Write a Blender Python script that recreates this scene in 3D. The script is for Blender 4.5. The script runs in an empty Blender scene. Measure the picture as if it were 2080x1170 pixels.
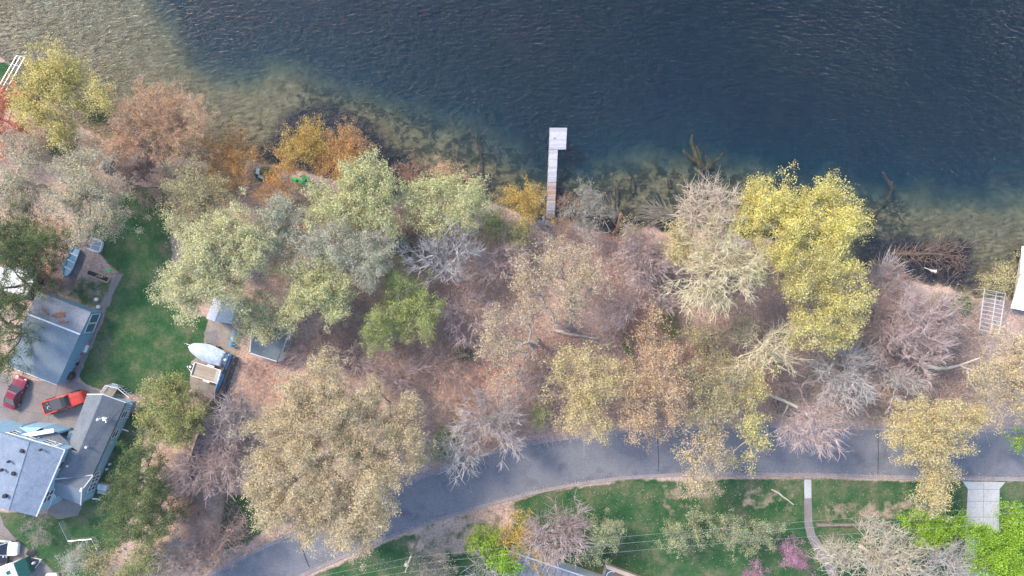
import bpy, math, random
import numpy as np
from mathutils import Vector
R = math.radians
sc = bpy.context.scene
COL = sc.collection
# ---------------------------------------------------------------- camera, world, sun
CAMH = 97.0
S = 14.3                      # photograph pixels per metre on the ground
cam_d = bpy.data.cameras.new('camera'); cam = bpy.data.objects.new('camera', cam_d); COL.objects.link(cam)
cam.location = (0, 0, CAMH); cam.rotation_euler = (0, 0, 0)
cam_d.sensor_width = 36.0; cam_d.lens = 18.0 * CAMH / (1040.0 / S)
cam_d.clip_start = 0.5; cam_d.clip_end = 6000
sc.camera = cam
SUN_EL, SUN_AZ = 42.0, -52.0   # azimuth from +Y towards +X
w = bpy.data.worlds.new('World'); sc.world = w; w.use_nodes = True
wn = w.node_tree; bg = wn.nodes['Background']
sky = wn.nodes.new('ShaderNodeTexSky'); sky.sky_type = 'NISHITA'; sky.sun_disc = False
sky.sun_elevation = R(SUN_EL); sky.sun_rotation = R(SUN_AZ); sky.dust_density = 0.8; sky.air_density = 1.2; sky.ozone_density = 1.5
wn.links.new(sky.outputs[0], bg.inputs[0]); bg.inputs[1].default_value = 0.15
sl = bpy.data.lights.new('sun', 'SUN'); sl.energy = 2.2; sl.angle = R(14.0); sl.color = (1.0, 0.83, 0.62)
so = bpy.data.objects.new('sun', sl); COL.objects.link(so)
sd = Vector((math.sin(R(SUN_AZ)) * math.cos(R(SUN_EL)), math.cos(R(SUN_AZ)) * math.cos(R(SUN_EL)), math.sin(R(SUN_EL))))
so.rotation_euler = sd.to_track_quat('Z', 'Y').to_euler(); so.location = (0, 0, 60)
vs = sc.view_settings; vs.view_transform = 'Standard'; vs.look = 'None'; vs.gamma = 1.0; vs.use_curve_mapping = False
vs.exposure = 1.45
HAZE = 0.00012
sc.cycles.max_bounces = 8; sc.cycles.volume_bounces = 1; sc.cycles.transparent_max_bounces = 12
sc.cycles.use_denoising = True; sc.cycles.sample_clamp_direct = 6.0; sc.cycles.sample_clamp_indirect = 4.0

# ---------------------------------------------------------------- helpers
def V(px, py, z=0.0):
    k = (CAMH - z) / CAMH / S
    return Vector(((px - 1040.0) * k, -(py - 585.0) * k, z))
def tag(o, label=None, cat=None, group=None, kind=None):
    if label: o['label'] = label
    if cat: o['category'] = cat
    if group: o['group'] = group
    if kind: o['kind'] = kind
    return o
def empty(name, loc, label, cat, group=None, rz=0.0):
    o = bpy.data.objects.new(name, None); COL.objects.link(o)
    o.location = loc; o.rotation_euler.z = rz; o.empty_display_size = 0.3
    return tag(o, label, cat, group)
class MB:
    """collects faces, then links them as one mesh object"""
    def __init__(s): s.v = []; s.f = []; s.m = []
    def poly(s, pts, m=0):
        b = len(s.v); s.v += [tuple(p) for p in pts]; s.f.append(tuple(range(b, b + len(pts)))); s.m.append(m)
    def slab(s, pts, th, m=0):
        """closed prism: pts are the top, th metres thick downward"""
        n = len(pts); b = len(s.v)
        a = sum((pts[i][0] * pts[(i+1) % n][1] - pts[(i+1) % n][0] * pts[i][1]) for i in range(n))
        if a < 0: pts = list(pts)[::-1]
        s.v += [tuple(p) for p in pts] + [(p[0], p[1], p[2] - th) for p in pts]
        s.f.append(tuple(range(b, b + n))); s.f.append(tuple(range(b + 2 * n - 1, b + n - 1, -1))); s.m += [m, m]
        for i in range(n):
            j = (i + 1) % n; s.f.append((b + i, b + n + i, b + n + j, b + j)); s.m.append(m)
    def box(s, c, d, rz=0.0, m=0):
        cx, cy, cz = c; hx, hy, hz = d[0] / 2, d[1] / 2, d[2] / 2; ca, sa = math.cos(rz), math.sin(rz)
        q = [(-hx, -hy), (hx, -hy), (hx, hy), (-hx, hy)]
        s.slab([(cx + x * ca - y * sa, cy + x * sa + y * ca, cz + hz) for x, y in q], 2 * hz, m)
    def tube(s, pts, rad, n=6, m=0, cap=True):
        pts = [Vector(p) for p in pts]
        if not hasattr(rad, '__len__'): rad = [rad] * len(pts)
        b = len(s.v); up = Vector((0.13, 0.21, 0.97))
        for i, p in enumerate(pts):
            d = (pts[min(i + 1, len(pts) - 1)] - pts[max(i - 1, 0)]).normalized()
            if abs(d.dot(up)) > 0.95: up = Vector((0.9, 0.3, 0.1))
            a = d.cross(up).normalized(); c = d.cross(a)
            for k in range(n):
                t = 2 * math.pi * k / n
                s.v.append(tuple(p + (a * math.cos(t) + c * math.sin(t)) * rad[i]))
        for i in range(len(pts) - 1):
            for k in range(n):
                k2 = (k + 1) % n
                s.f.append((b + i * n + k, b + i * n + k2, b + (i + 1) * n + k2, b + (i + 1) * n + k)); s.m.append(m)
        if cap:
            s.f.append(tuple(b + k for k in range(n))[::-1]); s.m.append(m)
            e = b + (len(pts) - 1) * n; s.f.append(tuple(e + k for k in range(n))); s.m.append(m)
    def ball(s, c, r, nu=10, nv=6, m=0):
        rx, ry, rz = (r, r, r) if not hasattr(r, '__len__') else r
        b = len(s.v)
        for j in range(nv + 1):
            t = math.pi * j / nv
            for i in range(nu):
                u = 2 * math.pi * i / nu
                s.v.append((c[0] + rx * math.sin(t) * math.cos(u), c[1] + ry * math.sin(t) * math.sin(u), c[2] + rz * math.cos(t)))
        for j in range(nv):
            for i in range(nu):
                i2 = (i + 1) % nu; s.f.append((b + j * nu + i, b + (j + 1) * nu + i, b + (j + 1) * nu + i2, b + j * nu + i2)); s.m.append(m)
    def loft(s, rings, m=0, closed=True, caps=True):
        b = len(s.v); n = len(rings[0])
        for r in rings: s.v += [tuple(p) for p in r]
        for i in range(len(rings) - 1):
            for k in range(n if closed else n - 1):
                k2 = (k + 1) % n
                s.f.append((b + i * n + k, b + (i + 1) * n + k, b + (i + 1) * n + k2, b + i * n + k2)); s.m.append(m)
        if caps:
            s.f.append(tuple(range(b, b + n))); s.m.append(m)
            e = b + (len(rings) - 1) * n; s.f.append(tuple(range(e + n - 1, e - 1, -1))); s.m.append(m)
    def build(s, name, mats, parent=None, smooth=False, off=None):
        if not isinstance(mats, (list, tuple)): mats = [mats]
        vv = s.v
        if off is not None: vv = [(x - off[0], y - off[1], z - off[2]) for x, y, z in vv]
        me = bpy.data.meshes.new(name); me.from_pydata(vv, [], s.f)
        for m in mats: me.materials.append(m)
        me.polygons.foreach_set('material_index', s.m)
        if smooth: me.polygons.foreach_set('use_smooth', [True] * len(s.f))
        me.update()
        o = bpy.data.objects.new(name, me); COL.objects.link(o)
        if parent: o.parent = parent
        elif off is not None: o.location = off
        return o
def mesh_np(name, verts, faces, mats, parent=None, midx=None, smooth=False):
    """verts (n,3), faces (m,k) arrays -> one mesh object"""
    me = bpy.data.meshes.new(name)
    nf, k = faces.shape
    me.vertices.add(len(verts)); me.vertices.foreach_set('co', np.ascontiguousarray(verts, dtype=np.float32).ravel())
    me.loops.add(nf * k); me.loops.foreach_set('vertex_index', np.ascontiguousarray(faces, dtype=np.int32).ravel())
    me.polygons.add(nf); me.polygons.foreach_set('loop_start', np.arange(0, nf * k, k, dtype=np.int32))
    me.polygons.foreach_set('loop_total', np.full(nf, k, dtype=np.int32))
    for m in mats: me.materials.append(m)
    if midx is not None: me.polygons.foreach_set('material_index', midx.astype(np.int32))
    if smooth: me.polygons.foreach_set('use_smooth', np.ones(nf, dtype=bool))
    me.update(calc_edges=True)
    o = bpy.data.objects.new(name, me); COL.objects.link(o)
    if parent: o.parent = parent
    return o

# ---------------------------------------------------------------- materials
def new_mat(name):
    m = bpy.data.materials.new(name); m.use_nodes = True
    return m, m.node_tree, m.node_tree.nodes['Principled BSDF']
def ramp(nt, stops, fac):
    r = nt.nodes.new('ShaderNodeValToRGB'); e = r.color_ramp.elements
    while len(e) < len(stops): e.new(0.5)
    for i, (p, c) in enumerate(stops): e[i].position = p; e[i].color = (*c, 1)
    if fac is not None: nt.links.new(fac, r.inputs[0])
    return r
def noise(nt, scale, detail=3, vec=None, rough=0.55, dist=0.0):
    n = nt.nodes.new('ShaderNodeTexNoise'); n.inputs['Scale'].default_value = scale
    n.inputs['Detail'].default_value = detail; n.inputs['Roughness'].default_value = rough; n.inputs['Distortion'].default_value = dist
    if vec is not None: nt.links.new(vec, n.inputs['Vector'])
    return n
def gpos(nt):
    return nt.nodes.new('ShaderNodeNewGeometry').outputs['Position']
def mixc(nt, a, b, fac, blend='MIX'):
    m = nt.nodes.new('ShaderNodeMix'); m.data_type = 'RGBA'; m.blend_type = blend
    for sock, val in ((m.inputs[6], a), (m.inputs[7], b)):
        if isinstance(val, tuple): sock.default_value = (*val, 1)
        else: nt.links.new(val, sock)
    if isinstance(fac, (int, float)): m.inputs[0].default_value = fac
    else: nt.links.new(fac, m.inputs[0])
    return m.outputs[2]
def surf(name, a, b, scale=2.0, rough=0.8, metal=0.0, bump=0.1, fine=25.0, c=None, spec=0.3):
    """two or three tones by a mottled noise, a fine grain and a little bump"""
    m, nt, p = new_mat(name); g = nt.nodes.new('ShaderNodeTexCoord').outputs['Object']
    n1 = noise(nt, scale, 5, g); n2 = noise(nt, fine, 2, g)
    st = [(0.32, a), (0.68, b)] if c is None else [(0.3, a), (0.5, b), (0.7, c)]
    r = ramp(nt, st, n1.outputs[0])
    g2 = ramp(nt, [(0.25, (0.72,) * 3), (0.75, (1.22,) * 3)], n2.outputs[0])
    out = mixc(nt, r.outputs[0], g2.outputs[0], 0.8, 'MULTIPLY')
    nt.links.new(out, p.inputs['Base Color'])
    p.inputs['Roughness'].default_value = rough; p.inputs['Metallic'].default_value = metal
    p.inputs['Specular IOR Level'].default_value = spec
    if bump:
        bn = nt.nodes.new('ShaderNodeBump'); bn.inputs['Strength'].default_value = bump; bn.inputs['Distance'].default_value = 0.05
        nt.links.new(n2.outputs[0], bn.inputs['Height']); nt.links.new(bn.outputs[0], p.inputs['Normal'])
    return m
def striped(name, a, b, line, per_m, ang, rough=0.6, metal=0.0, linew=0.1):
    """boards, seams or siding courses: lines along a direction plus mottling"""
    m, nt, p = new_mat(name); g = nt.nodes.new('ShaderNodeTexCoord').outputs['Object']
    mp = nt.nodes.new('ShaderNodeMapping'); mp.inputs['Rotation'].default_value = (0, 0, ang); nt.links.new(g, mp.inputs[0])
    sx = nt.nodes.new('ShaderNodeSeparateXYZ'); nt.links.new(mp.outputs[0], sx.inputs[0])
    mu = nt.nodes.new('ShaderNodeMath'); mu.operation = 'MULTIPLY'; mu.inputs[1].default_value = per_m; nt.links.new(sx.outputs[0], mu.inputs[0])
    fr = nt.nodes.new('ShaderNodeMath'); fr.operation = 'FRACT'; nt.links.new(mu.outputs[0], fr.inputs[0])
    fl = nt.nodes.new('ShaderNodeMath'); fl.operation = 'FLOOR'; nt.links.new(mu.outputs[0], fl.inputs[0])
    wn_ = nt.nodes.new('ShaderNodeTexWhiteNoise'); wn_.noise_dimensions = '1D'; nt.links.new(fl.outputs[0], wn_.inputs['W'])
    n1 = noise(nt, 1.5, 4, g)
    ad = nt.nodes.new('ShaderNodeMath'); ad.operation = 'ADD'; nt.links.new(n1.outputs[0], ad.inputs[0])
    m2 = nt.nodes.new('ShaderNodeMath'); m2.operation = 'MULTIPLY_ADD'; m2.inputs[1].default_value = 0.35; m2.inputs[2].default_value = -0.17
    nt.links.new(wn_.outputs[0], m2.inputs[0]); nt.links.new(m2.outputs[0], ad.inputs[1])
    r = ramp(nt, [(0.3, a), (0.7, b)], ad.outputs[0])
    l = ramp(nt, [(0.0, (1, 1, 1)), (linew, (1, 1, 1)), (linew + 0.02, (0, 0, 0))], fr.outputs[0])
    out = mixc(nt, r.outputs[0], line, l.outputs[0])
    nt.links.new(out, p.inputs['Base Color']); p.inputs['Roughness'].default_value = rough; p.inputs['Metallic'].default_value = metal
    return m
def plain(name, c, rough=0.5, metal=0.0, coat=0.0):
    m, nt, p = new_mat(name); g = nt.nodes.new('ShaderNodeTexCoord').outputs['Object']
    n1 = noise(nt, 3.0, 4, g); r = ramp(nt, [(0.3, tuple(x * 0.88 for x in c)), (0.7, tuple(min(1, x * 1.08) for x in c))], n1.outputs[0])
    nt.links.new(r.outputs[0], p.inputs['Base Color'])
    p.inputs['Roughness'].default_value = rough; p.inputs['Metallic'].default_value = metal; p.inputs['Coat Weight'].default_value = coat
    return m
def leafmat(name, cols, trans=0.25):
    """each leaf cluster takes one tone; slow noise makes drifts of tone through the crown"""
    m, nt, p = new_mat(name)
    ge = nt.nodes.new('ShaderNodeNewGeometry')
    n1 = noise(nt, 0.8, 3, ge.outputs['Position'])
    a = nt.nodes.new('ShaderNodeMath'); a.operation = 'MULTIPLY_ADD'; a.inputs[1].default_value = 0.5; 
    nt.links.new(ge.outputs['Random Per Island'], a.inputs[0])
    b = nt.nodes.new('ShaderNodeMath'); b.operation = 'MULTIPLY_ADD'; b.inputs[1].default_value = 1.5; b.inputs[2].default_value = -0.50
    nt.links.new(n1.outputs[0], b.inputs[0]); nt.links.new(b.outputs[0], a.inputs[2])
    st = [(i / (len(cols) - 1) if len(cols) > 1 else 0, c) for i, c in enumerate(cols)]
    r = ramp(nt, st, a.outputs[0])
    nt.links.new(r.outputs[0], p.inputs['Base Color']); p.inputs['Roughness'].default_value = 0.75
    p.inputs['Specular IOR Level'].default_value = 0.15
    tr = nt.nodes.new('ShaderNodeBsdfTranslucent'); nt.links.new(r.outputs[0], tr.inputs[0])
    mx = nt.nodes.new('ShaderNodeMixShader'); mx.inputs[0].default_value = trans
    nt.links.new(p.outputs[0], mx.inputs[1]); nt.links.new(tr.outputs[0], mx.inputs[2])
    nt.links.new(mx.outputs[0], nt.nodes['Material Output'].inputs[0])
    return m
def barkmat(name, a, b):
    m, nt, p = new_mat(name); g = gpos(nt)
    n1 = noise(nt, 1.2, 5, g); r = ramp(nt, [(0.3, a), (0.7, b)], n1.outputs[0])
    nt.links.new(r.outputs[0], p.inputs['Base Color']); p.inputs['Roughness'].default_value = 0.9
    p.inputs['Specular IOR Level'].default_value = 0.15
    return m

# ---------------------------------------------------------------- terrain fields (photograph pixels on the ground plane)
def ar(l): return np.array(l, dtype=float)
SHORE = ar([(-3000, 60), (-300, 80), (-60, 95), (0, 112), (28, 140), (52, 172), (90, 205), (150, 245), (230, 285), (320, 318), (400, 325), (480, 306), (520, 328), (556, 332),
            (600, 345), (700, 372), (760, 392), (800, 402), (840, 398), (900, 398), (960, 398), (1000, 410), (1050, 432), (1090, 445), (1130, 446), (1160, 452), (1200, 470),
            (1245, 476), (1290, 464), (1340, 468), (1390, 462), (1450, 468), (1520, 480), (1620, 500), (1700, 528), (1760, 552), (1800, 562), (1880, 578), (1960, 592),
            (2010, 602), (2060, 606), (2100, 604), (2400, 600), (5000, 600)])
DROP = ar([(-3000, -700), (-200, -420), (0, -330), (120, -230), (230, -90), (300, 0), (345, 60), (372, 110), (400, 150), (440, 172), (500, 172), (540, 150), (590, 150), (640, 175), (720, 205), (800, 235),
           (880, 262), (960, 292), (1040, 330), (1100, 362), (1170, 372), (1230, 352), (1330, 340), (1420, 346), (1500, 356), (1620, 385), (1720, 402), (1800, 412), (1900, 412), (2000, 418), (2080, 416), (2400, 400), (5000, 350)])
WATER_Z = -0.45
rng = np.random.default_rng(7)
def vnoise(x, y, cell, seed):
    """smooth value noise on world coordinates"""
    r = np.random.default_rng(seed); T = r.random((256, 256))
    fx, fy = x / cell, y / cell; ix, iy = np.floor(fx).astype(int), np.floor(fy).astype(int)
    tx, ty = fx - ix, fy - iy; tx = tx * tx * (3 - 2 * tx); ty = ty * ty * (3 - 2 * ty)
    g = lambda i, j: T[i % 256, j % 256]
    return (g(ix, iy) * (1 - tx) * (1 - ty) + g(ix + 1, iy) * tx * (1 - ty) + g(ix, iy + 1) * (1 - tx) * ty + g(ix + 1, iy + 1) * tx * ty)
xs = np.concatenate([-80 - np.geomspace(1, 3000, 26)[::-1], np.arange(-80, 80.01, 0.3), 80 + np.geomspace(1, 3000, 26)])
ys = np.concatenate([-50 - np.geomspace(1, 3000, 26)[::-1], np.arange(-50, 50.01, 0.3), 50 + np.geomspace(1, 3000, 26)])
X, Y = np.meshgrid(xs, ys)
PX, PY = X * S + 1040, 585 - Y * S
def inpoly(poly, px=None, py=None):
    px = PX if px is None else px; py = PY if py is None else py
    c = np.zeros(px.shape, dtype=bool); n = len(poly)
    for i in range(n):
        x0, y0 = poly[i]; x1, y1 = poly[(i + 1) % n]
        if y0 == y1: continue
        t = ((y0 > py) != (y1 > py)) & (px < (x1 - x0) * (py - y0) / (y1 - y0) + x0); c ^= t
    return c
def blur(a, n):
    a = a.astype(float)
    for _ in range(n):
        p = np.pad(a, 1, mode='edge'); a = (p[:-2, 1:-1] + p[2:, 1:-1] + p[1:-1, :-2] + p[1:-1, 2:] + 2 * a) / 6
    return a
wob = (vnoise(X, Y, 2.2, 1) - 0.5) * 14 + (vnoise(X, Y, 0.8, 2) - 0.5) * 7
ysh = np.interp(PX, SHORE[:, 0], SHORE[:, 1]) + wob
ydr = np.interp(PX, DROP[:, 0], DROP[:, 1]) + wob * 1.3 + (vnoise(X, Y, 6, 3) - 0.5) * 30
dN = (ysh - PY) / S                      # metres north of the shoreline
dD = (ydr - PY) / S                      # metres beyond the drop-off
span = np.maximum((ysh - ydr) / S, 1.5)
tt = np.clip(dN / span, 0, 1)
depth = 0.12 + 0.75 * tt + 0.25 * (vnoise(X, Y, 3.0, 4) - 0.5) * tt
depth += np.clip(dD + 1.5, 0, None) ** 1.0 * 0.42
depth = 5.2 * (1 - np.exp(-depth / 5.2)) + 0.15 * (vnoise(X, Y, 1.5, 5) - 0.5)
land = np.clip(-dN / 1.6, 0, 1); land = land * land * (3 - 2 * land)
Z = np.where(dN > 0, WATER_Z - np.maximum(depth, 0.03) * np.clip(dN / 0.6, 0.1, 1), WATER_Z + (0 - WATER_Z) * land)
wild = blur(inpoly([(560, 380), (1000, 440), (1400, 480), (1800, 580), (1980, 640), (1980, 850), (1300, 850), (900, 900), (880, 930), (780, 830), (480, 760), (600, 600)]), 12)
Z = Z + np.where(dN < -1.0, wild * (vnoise(X, Y, 2.5, 6) - 0.4) * 0.35, 0)
Z = np.where(Y > 700, np.minimum((Y - 700) * 0.03, 12) - 3, Z)
# lawns
G = np.zeros_like(X)
for poly, a in [
    ([(262, 380), (345, 380), (350, 470), (345, 600), (375, 640), (425, 640), (415, 700), (395, 790), (300, 800), (262, 802), (190, 790), (158, 768), (205, 660), (246, 560), (225, 540), (170, 480)], 1.0),
    ([(150, 560), (240, 560), (205, 640), (180, 630), (120, 600)], 0.6),
    ([(-900, 900), (-60, 1036), (130, 1045), (262, 840), (300, 820), (280, 1000), (240, 1100), (200, 1190), (125, 1190), (140, 1245), (-900, 1245), (-900, 900), (0, 1040)], 1.0),
    ([(-60, 120), (20, 128), (50, 175), (45, 220), (-60, 230)], 0.95),
    ([(455, 1000), (520, 1000), (560, 1060), (500, 1110), (440, 1120)], 0.75),
    ([(480, 660), (640, 690), (600, 780), (520, 800), (500, 760)], 0.35),
    ([(630, 1172), (800, 1095), (1100, 1000), (1300, 970), (2400, 980), (2400, 1300), (600, 1300)], 0.9),
    ([(880, 860), (930, 850), (930, 930), (880, 950)], 0.6),
    ([(510, 335), (560, 335), (560, 370), (520, 370)], 0.9),
    ([(1900, 600), (1975, 600), (1970, 645), (1915, 640)], 0.9),
    ([(100, 270), (170, 290), (150, 330), (90, 320)], 0.6), ([(50, 180), (60, 140), (90, 180), (60, 200)], .5),
    ([(1560, 800), (1620, 810), (1600, 850), (1550, 850)], 0.5), ([(1800, 760), (1900, 730), (1940, 790), (1850, 800)], 0.4)]:
    G = np.maximum(G, inpoly(poly) * a)
for poly, a in [([(855, 1063), (1040, 1010), (1060, 1040), (1020, 1120), (900, 1140), (820, 1120)], 0.45),
                ([(1500, 985), (1620, 985), (1625, 1040), (1500, 1040)], 0.6), ([(1330, 970), (1460, 970), (1450, 1020), (1350, 1060)], 0.6),
                ([(1670, 1020), (1900, 1010), (1900, 1060), (1670, 1062)], 0.55)]:
    G = np.where(inpoly(poly), a, G)
G = blur(G, 7)
# reddish litter and bare pink litter
RED = np.zeros_like(X)
for cx, cy, r, a in [(1290, 660, 60, 1), (1010, 760, 70, .9), (1250, 490, 45, .8), (900, 760, 40, .5), (1000, 600, 60, .35), (1880, 760, 60, .8), (1960, 660, 50, .8),
                     (1400, 740, 60, .7), (560, 760, 60, .6), (880, 475, 30, .7), (1560, 800, 40, .6), (90, 560, 30, .9), (1030, 1060, 30, .5), (1150, 690, 60, .6), (1060, 880, 40, .4)]:
    RED = np.maximum(RED, a * np.exp(-((PX - cx) ** 2 + (PY - cy) ** 2) / (r * r)))
SHADE_MUCK = np.zeros_like(X)  # bank mud, with shore shade and reflections painted into the bed colour
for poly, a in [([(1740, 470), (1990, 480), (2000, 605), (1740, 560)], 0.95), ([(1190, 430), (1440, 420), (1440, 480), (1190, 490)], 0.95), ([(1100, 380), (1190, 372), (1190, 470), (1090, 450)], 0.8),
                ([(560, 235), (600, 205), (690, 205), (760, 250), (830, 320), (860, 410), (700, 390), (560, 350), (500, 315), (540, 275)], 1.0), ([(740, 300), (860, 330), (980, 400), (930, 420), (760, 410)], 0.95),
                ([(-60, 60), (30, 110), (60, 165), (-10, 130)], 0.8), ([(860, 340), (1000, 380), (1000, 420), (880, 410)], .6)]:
    SHADE_MUCK = np.maximum(SHADE_MUCK, inpoly(poly) * a)
SHADE_MUCK = blur(SHADE_MUCK, 40)
WEED = blur((inpoly([(540, 150), (760, 190), (1000, 270), (1180, 330), (1450, 330), (1700, 380), (1860, 400), (1860, 500), (1400, 480), (1000, 420), (760, 400), (600, 330), (590, 200)])).astype(float), 9)
def terrain():
    h, wd = X.shape
    verts = np.stack([X.ravel(), Y.ravel(), Z.ravel()], 1)
    i = np.arange(h * wd).reshape(h, wd)
    f = np.stack([i[:-1, :-1].ravel(), i[:-1, 1:].ravel(), i[1:, 1:].ravel(), i[1:, :-1].ravel()], 1)
    m, nt, p = new_mat('ground')
    g = gpos(nt)
    def at(n):
        a = nt.nodes.new('ShaderNodeAttribute'); a.attribute_name = n; return a.outputs['Fac']
    def mth(op, a, b, c=None, clamp=False):
        q = nt.nodes.new('ShaderNodeMath'); q.operation = op; q.use_clamp = clamp
        for s_, v_ in zip(q.inputs, (a, b, c)):
            if v_ is None: continue
            if isinstance(v_, (int, float)): s_.default_value = v_
            else: nt.links.new(v_, s_)
        return q.outputs[0]
    nb, nm, ns, nf = noise(nt, 0.10, 4, g), noise(nt, 0.7, 5, g), noise(nt, 3.2, 4, g, 0.7), noise(nt, 11.0, 2, g)
    lit = ramp(nt, [(0.28, (.22, .17, .12)), (0.43, (.33, .235, .18)), (0.57, (.45, .315, .26)), (0.74, (.42, .35, .275))], nm.outputs[0]).outputs[0]
    lit = mixc(nt, lit, (.46, .34, .30), ramp(nt, [(0.42, (0, 0, 0)), (0.62, (1, 1, 1))], nb.outputs[0]).outputs[0])
    redc = ramp(nt, [(0.35, (.34, .135, .085)), (0.65, (.42, .20, .14))], ns.outputs[0]).outputs[0]
    rf = mth('MULTIPLY', at('red'), ramp(nt, [(0.36, (0, 0, 0)), (0.6, (1, 1, 1))], nm.outputs[0]).outputs[0])
    lit = mixc(nt, lit, redc, rf)
    fine = ramp(nt, [(0.3, (.42, .42, .44)), (0.5, (.95, .95, .95)), (0.72, (1.55, 1.5, 1.45))], ns.outputs[0]).outputs[0]
    lit = mixc(nt, lit, fine, 0.8, 'MULTIPLY')
    nb2 = noise(nt, 0.3, 8, g, 0.68)
    gr = ramp(nt, [(0.30, (.014, .062, .021)), (0.42, (.026, .082, .031)), (0.50, (.050, .100, .043)), (0.58, (.092, .120, .062)), (0.68, (.15, .135, .095))], nb2.outputs[0]).outputs[0]
    gr = mixc(nt, gr, ramp(nt, [(0.3, (.55, .6, .5)), (0.7, (1.4, 1.35, 1.3))], ns.outputs[0]).outputs[0], 0.75, 'MULTIPLY')
    gr = mixc(nt, gr, ramp(nt, [(0.3, (.7, .7, .7)), (0.7, (1.3, 1.3, 1.3))], nf.outputs[0]).outputs[0], 0.8, 'MULTIPLY')
    gm = mth('MULTIPLY_ADD', nm.outputs[0], 0.9, mth('ADD', at('grass'), -0.45))
    gm = ramp(nt, [(0.40, (0, 0, 0)), (0.62, (1, 1, 1))], gm).outputs[0]
    col = mixc(nt, lit, gr, gm)
    sand = ramp(nt, [(0.25, (.19, .148, .082)), (0.5, (.27, .215, .125)), (0.75, (.37, .305, .185))], nm.outputs[0]).outputs[0]
    weedc = (.055, .062, .052)
    wf = mth('MULTIPLY', at('weed'), ramp(nt, [(0.46, (0, 0, 0)), (0.53, (.9, .9, .9))], noise(nt, 0.55, 8, g, 0.72, 0.3).outputs[0]).outputs[0])
    sand = mixc(nt, sand, weedc, wf)
    speck = ramp(nt, [(0.60, (0, 0, 0)), (0.68, (1, 1, 1))], noise(nt, 1.1, 3, g, 0.5, 0.5).outputs[0]).outputs[0]
    sand = mixc(nt, sand, (.09, .09, .065), mth('MULTIPLY', speck, 0.6))
    mk = ramp(nt, [(0.62, (0, 0, 0)), (0.98, (.92, .92, .92))], mth('MULTIPLY_ADD', at('shade_muck'), 0.62, mth('MULTIPLY', noise(nt, 0.45, 8, g, 0.75, 0.5).outputs[0], 0.80))).outputs[0]
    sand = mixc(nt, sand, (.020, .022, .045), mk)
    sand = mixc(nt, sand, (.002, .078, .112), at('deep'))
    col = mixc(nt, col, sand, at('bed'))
    nt.links.new(col, p.inputs['Base Color']); p.inputs['Roughness'].default_value = 0.95; p.inputs['Specular IOR Level'].default_value = 0.1
    bn = nt.nodes.new('ShaderNodeBump'); bn.inputs['Strength'].default_value = 0.6; bn.inputs['Distance'].default_value = 0.15
    nt.links.new(ns.outputs[0], bn.inputs['Height']); nt.links.new(bn.outputs[0], p.inputs['Normal'])
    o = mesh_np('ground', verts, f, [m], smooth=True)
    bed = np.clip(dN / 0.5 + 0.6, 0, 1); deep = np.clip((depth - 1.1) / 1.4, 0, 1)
    for n_, a_ in (('grass', G), ('red', RED), ('shade_muck', SHADE_MUCK), ('weed', WEED), ('bed', bed), ('deep', deep)):
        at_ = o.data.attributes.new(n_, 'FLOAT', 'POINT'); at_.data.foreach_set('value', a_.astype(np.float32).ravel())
    tag(o, kind='structure')
terrain()

def water():
    m = bpy.data.materials.new('water'); m.use_nodes = True; nt = m.node_tree; nt.nodes.clear()
    out = nt.nodes.new('ShaderNodeOutputMaterial'); tr = nt.nodes.new('ShaderNodeBsdfTransparent'); gl = nt.nodes.new('ShaderNodeBsdfGlossy')
    gl.inputs['Roughness'].default_value = 0.2; fr = nt.nodes.new('ShaderNodeFresnel'); fr.inputs[0].default_value = 1.29
    mx = nt.nodes.new('ShaderNodeMixShader'); g = gpos(nt)
    # wind ripples: crests run east-west, slanting on the left side
    mp = nt.nodes.new('ShaderNodeMapping'); mp.inputs['Rotation'].default_value = (0, 0, R(-14)); mp.inputs['Scale'].default_value = (0.38, 1.0, 1.0); nt.links.new(g, mp.inputs[0])
    n1 = noise(nt, 2.3, 3, mp.outputs[0], 0.55, 0.5)
    mp2 = nt.nodes.new('ShaderNodeMapping'); mp2.inputs['Rotation'].default_value = (0, 0, R(12)); mp2.inputs['Scale'].default_value = (0.5, 1.0, 1.0); nt.links.new(g, mp2.inputs[0])
    n2 = noise(nt, 5.0, 2, mp2.outputs[0], 0.5, 0.3)
    n3 = noise(nt, 0.045, 2, g)
    ad = nt.nodes.new('ShaderNodeMath'); ad.operation = 'MULTIPLY_ADD'; ad.inputs[1].default_value = 0.35
    nt.links.new(n2.outputs[0], ad.inputs[0]); nt.links.new(n1.outputs[0], ad.inputs[2])
    bn = nt.nodes.new('ShaderNodeBump'); bn.inputs['Distance'].default_value = 0.52
    st = ramp(nt, [(0.35, (0.8,) * 3), (0.65, (1.0,) * 3)], n3.outputs[0]); nt.links.new(st.outputs[0], bn.inputs['Strength'])
    nt.links.new(ad.outputs[0], bn.inputs['Height'])
    nt.links.new(bn.outputs[0], gl.inputs['Normal']); nt.links.new(bn.outputs[0], fr.inputs['Normal'])
    nt.links.new(fr.outputs[0], mx.inputs[0]); nt.links.new(tr.outputs[0], mx.inputs[1]); nt.links.new(gl.outputs[0], mx.inputs[2])
    nt.links.new(mx.outputs[0], out.inputs[0])
    va = nt.nodes.new('ShaderNodeVolumeAbsorption'); va.inputs['Color'].default_value = (0.27, 0.62, 0.76, 1); va.inputs['Density'].default_value = 0.36
    nt.links.new(va.outputs[0], out.inputs['Volume'])
    b = MB(); b.slab([(-2900, -60, WATER_Z), (2900, -60, WATER_Z), (2900, 2900, WATER_Z), (-2900, 2900, WATER_Z)], 9.0)
    tag(b.build('water', m), kind='structure')
water()

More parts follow.
